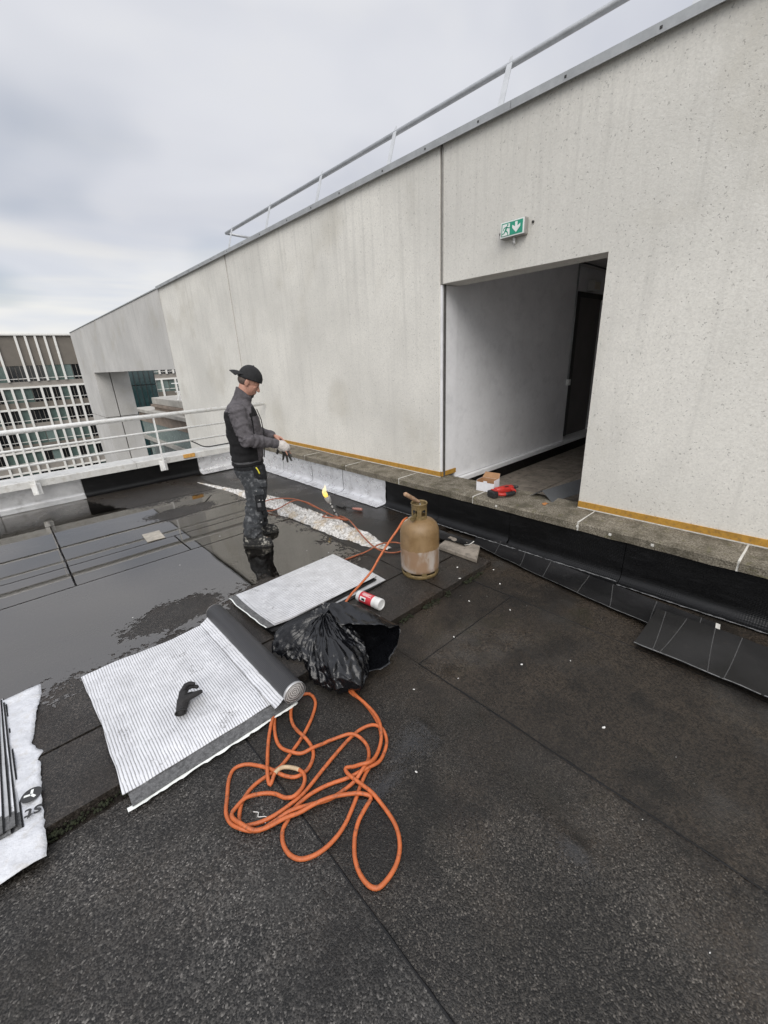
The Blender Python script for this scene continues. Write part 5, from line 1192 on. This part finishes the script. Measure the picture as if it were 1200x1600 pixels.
for f in me.polygons:
    p = f.center; dr, tr_ = seg(p, RS, RE); df, tf = seg(p, RE, RW); d2, t2 = seg(p, LS, LE); d3, t3 = seg(p, LE, LW)
    arm = (dr < .092 and tr_ > .05 and abs(p.y - .03) > .150) or df < .080 or (d2 < .092 and abs(p.y - .03) > .150) or d3 < .080
    i = 0
    if not arm:
        line = 1.335 + .02 * (p.x < -.08)
        if p.z < line and p.x < .085 + .10 * max(0, (.98 - p.z)) * 0: i = 1
        if p.x > .085 and 1.30 < p.z < 1.385 and abs(p.y - .03) > .02: i = 1
        if p.z < .885: i = 2
        if p.x > .10 and p.z < .95: i = 0
    f.material_index = i
b = bmesh.new(); tube(b, [(.133, .03, 1.352), (.160, .03, 1.25), (.168, .03, 1.12), (.155, .03, .98), (.138, .03, .88)], .0045, 8); obj('zip', b, BLACK_PL, jk, True)
for s, A_, B_, r in ((0, RE.lerp(RW, .93), RE.lerp(RW, .985), .0485), (0, LE.lerp(LW, .90), LE.lerp(LW, .955), .0475)):
    b = bmesh.new(); cap_(b, A_, B_, r, r * .96, 20); link('cuff', remesh(b, .005, 1), jk, J_GREY, True)
# ---- trousers
b = bmesh.new()
loft(b, [(-.025, .03, .868, .138, .172), (-.025, .03, .83, .142, .178), (-.020, .03, .78, .152, .185), (-.010, .03, .72, .140, .182), (-.005, .03, .68, .10, .15)], 32)
def leg(H_, K_, A_, s):
    y = lambda t: H_.y + (K_.y - H_.y) * t
    loft(b, [(-.005, H_.y, .79, .135, .095), (.010, y(.3), .70, .126, .100), (.018, y(.55), .60, .112, .093), (.008, y(.85), .50, .098, .086), (K_.x - .010, K_.y, .42, .092, .083), (K_.x - .022, K_.y + (A_.y - K_.y) * .3, .34, .092, .083), (A_.x + .020, K_.y + (A_.y - K_.y) * .65, .24, .094, .083), (A_.x + .005, A_.y, .155, .088, .080), (A_.x + .012, A_.y, .105, .086, .078)], 26)
leg(RH, RK, RA, -1); leg(LH, LK, LA, 1)
me = remesh(b, .0075, 3)
NRM = [Vector(v.normal) for v in me.vertices]
for v in me.vertices:
    p = v.co.copy(); low = max(0, min(1, (.40 - p.z) / .25)); kn = max(0, 1 - abs(p.z - .43) / .12)
    q = .006 * fbm(p * 10, 3) + (.0085 * low + .006 * kn) * math.sin(p.z * 78 + 7 * fbm(Vector((p.x * 7, p.y * 7, p.z * 4)), 2) + p.x * 18)
    v.co = p + NRM[v.index] * q
tz = link('trousers', me, man, TROU, True)
me.materials.append(TROU_D)
for f in me.polygons:
    p = f.center
    if p.z > .80 or (.035 < p.x and .15 < p.z < .50 and abs(fbm(p * 5, 2)) < .30): f.material_index = 1
def pocket(x0, x1, z0, z1, y, nm, d=.016, m=TROU_D, sl=.0):
    b = bx(x0, x1, y - d, y + .03, z0, z1, bev=.007); bmesh.ops.subdivide_edges(b, edges=b.edges, cuts=2, use_grid_fill=True)
    for v in b.verts: v.co += Vector((.004 * fbm(v.co * 30, 2) + sl * (v.co.z - z0), .006 * fbm(v.co * 24 + Vector((4, 4, 4)), 2), .004 * fbm(v.co * 30 + Vector((8, 1, 2)), 2)))
    return obj(nm, b, m, tz, True)
pk = pocket(.020, .135, .70, .84, -.140, 'holster_pocket'); pocket(.030, .125, .625, .70, -.150, 'holster_pocket', m=TROU)
cg = pocket(-.005, .085, .385, .60, -.158, 'cargo_pocket'); obj('pocket_patch', bx(.010, .045, -.178, -.172, .43, .475, bev=.004), J_BAND, cg)
pocket(-.005, .090, .555, .61, -.166, 'pocket_flap', m=TROU)
for x, z in ((.02, .60), (.035, .505), (.065, .50), (.02, .27)):
    b = bmesh.new(); ell(b, (x, -.182 if z > .3 else -.168, z), ((.006, 0, 0), (0, .004, 0), (0, 0, .006)), 8); obj('stud', b, STEEL, tz, True)
b = bmesh.new(); tube(b, spline([(.050, -.166, .83), (.062, -.170, .81), (.075, -.168, .765)], .01), .0065, 8); obj('yellow_clip', b, YEL_PL, tz, True)
b = bmesh.new(); loft(b, [(-.025, .03, .838, .149, .183), (-.025, .03, .843, .152, .187), (-.025, .03, .862, .151, .186), (-.025, .03, .866, .147, .182)], 36); obj('belt', b, J_BLACK, tz, True)
# ---- boots
def boot(A_, yaw, nm):
    t = bmesh.new(); c, s = math.cos(yaw), math.sin(yaw)
    def row(x, hx, hy, z): return (x, 0, z, hx, hy)
    loft(t, [(0.055, 0, .020, .150, .046), (.055, 0, .045, .152, .050), (.045, 0, .070, .138, .050), (.020, 0, .095, .105, .047), (.0, 0, .13, .075, .050), (-.008, 0, .17, .068, .054), (-.008, 0, .19, .060, .050)], 26, 2.6)
    ell(t, (.150, 0, .048), ((.052, 0, 0), (0, .048, 0), (0, 0, .034))); ell(t, (-.058, 0, .060), ((.040, 0, 0), (0, .042, 0), (0, 0, .048)))
    me = remesh(t, .006, 3)
    NRM = [Vector(v.normal) for v in me.vertices]
    for v in me.vertices:
        v.co += NRM[v.index] * (.004 * fbm(v.co * 22, 3)); p = v.co; v.co = Vector((A_.x + p.x * c - p.y * s, A_.y + p.x * s + p.y * c, p.z))
    o = link(nm, me, man, BOOT, True)
    t = bmesh.new(); n = 34; R_ = []
    for z, k in ((-.002, .97), (.003, 1.0), (.022, 1.01), (.026, .97)):
        ring = []
        for j in range(n):
            th = 2 * PI * j / n; x = .057 + .157 * k * math.cos(th); w_ = (.050 if math.cos(th) > 0 else .044) * k * math.copysign(abs(math.sin(th)) ** .7, math.sin(th)) * (1 - .10 * math.exp(-((x - .02) / .04) ** 2))
            ring.append((A_.x + x * c - w_ * s, A_.y + x * s + w_ * c, z))
        R_.append(ring)
    rings_mesh(t, R_); obj('sole', t, SOLE, o, True, auto=40)
    t = bmesh.new()
    for k in range(4):
        x = .035 + k * .022; tube(t, [(A_.x + x * c - w1 * s, A_.y + x * s + w1 * c, .125 - k * .016 - abs(w1) * .35) for w1 in (-.034, -.012, .012, .034)], .0035, 6)
    obj('laces', t, TROU_D, o, True)
boot(RA + Vector((-.015, 0, 0)), math.radians(-20), 'boot'); boot(LA + Vector((-.015, 0, 0)), math.radians(4), 'boot')
# ---- work glove half pulled off the right hand
b = bmesh.new(); g0 = RW + Vector((.008, .003, .0)); g1 = RW + Vector((.085, .014, -.048))
cap_(b, g0, g0.lerp(g1, .55), .038, .044); cap_(b, g0.lerp(g1, .5), g1, .044, .046); ell(b, g0.lerp(g1, .6), ((.05, 0, -.02), (0, .030, 0), (.02, 0, .05)))
gl = link('glove', remesh(b, .005, 3), man, GLOVE_K, True)
b = bmesh.new(); hand(b, g0.lerp(g1, .45) + Vector((.004, 0, .0)), (.40, .12, -.90), (.85, -.30, .35), (-.55, .75, -.2), (.10, .08, .10, .16), 1.5, (.35, .75, .1), 1.02, 1.28)
link('glove_palm', remesh(b, .0042, 2), gl, GLOVE_D, True)

# ------------------------------------------------------------------ black glove on the silver sheet
gv = thing('work_glove', 'black work glove curled up on the unrolled silver sheet', 'glove', (.350, 2.075, .016))
b = bmesh.new(); W_ = Vector((-.035, -.01, .030)); GF, GU, GL = (.42, .90, .05), (-.78, .50, .25), (.05, .42, .90)
hand(b, W_, GF, GU, GL, (.60, .64, .70, .62), 1.6, (.35, .25, .85), .98, 1.5)
ell(b, W_ + Vector((.020, .035, .004)), ((.030, .05, 0), (-.018, .012, .0), (.012, .012, .040)))
cap_(b, W_ + Vector((-.010, -.012, -.006)), W_ + Vector((.02, .04, .0)), .026, .034)
for v in b.verts: v.co.z = max(v.co.z * .92, .001)
link('glove_shell', remesh(b, .0034, 3), gv, GLOVE_B, True)
b = bmesh.new(); c0 = W_ + Vector((-.014, -.022, -.006)); R_ = []
d = Vector((-.35, -.93, -.08)).normalized(); u, v = frame_at(d)
for t, r in ((0, .027), (.012, .031), (.014, .029), (.002, .024)): R_.append([c0 + d * t + (u * math.cos(2 * PI * j / 20) + v * math.sin(2 * PI * j / 20) * .7) * r for j in range(20)])
rings_mesh(b, R_); obj('glove_cuff', b, GLOVE_B, gv, True)
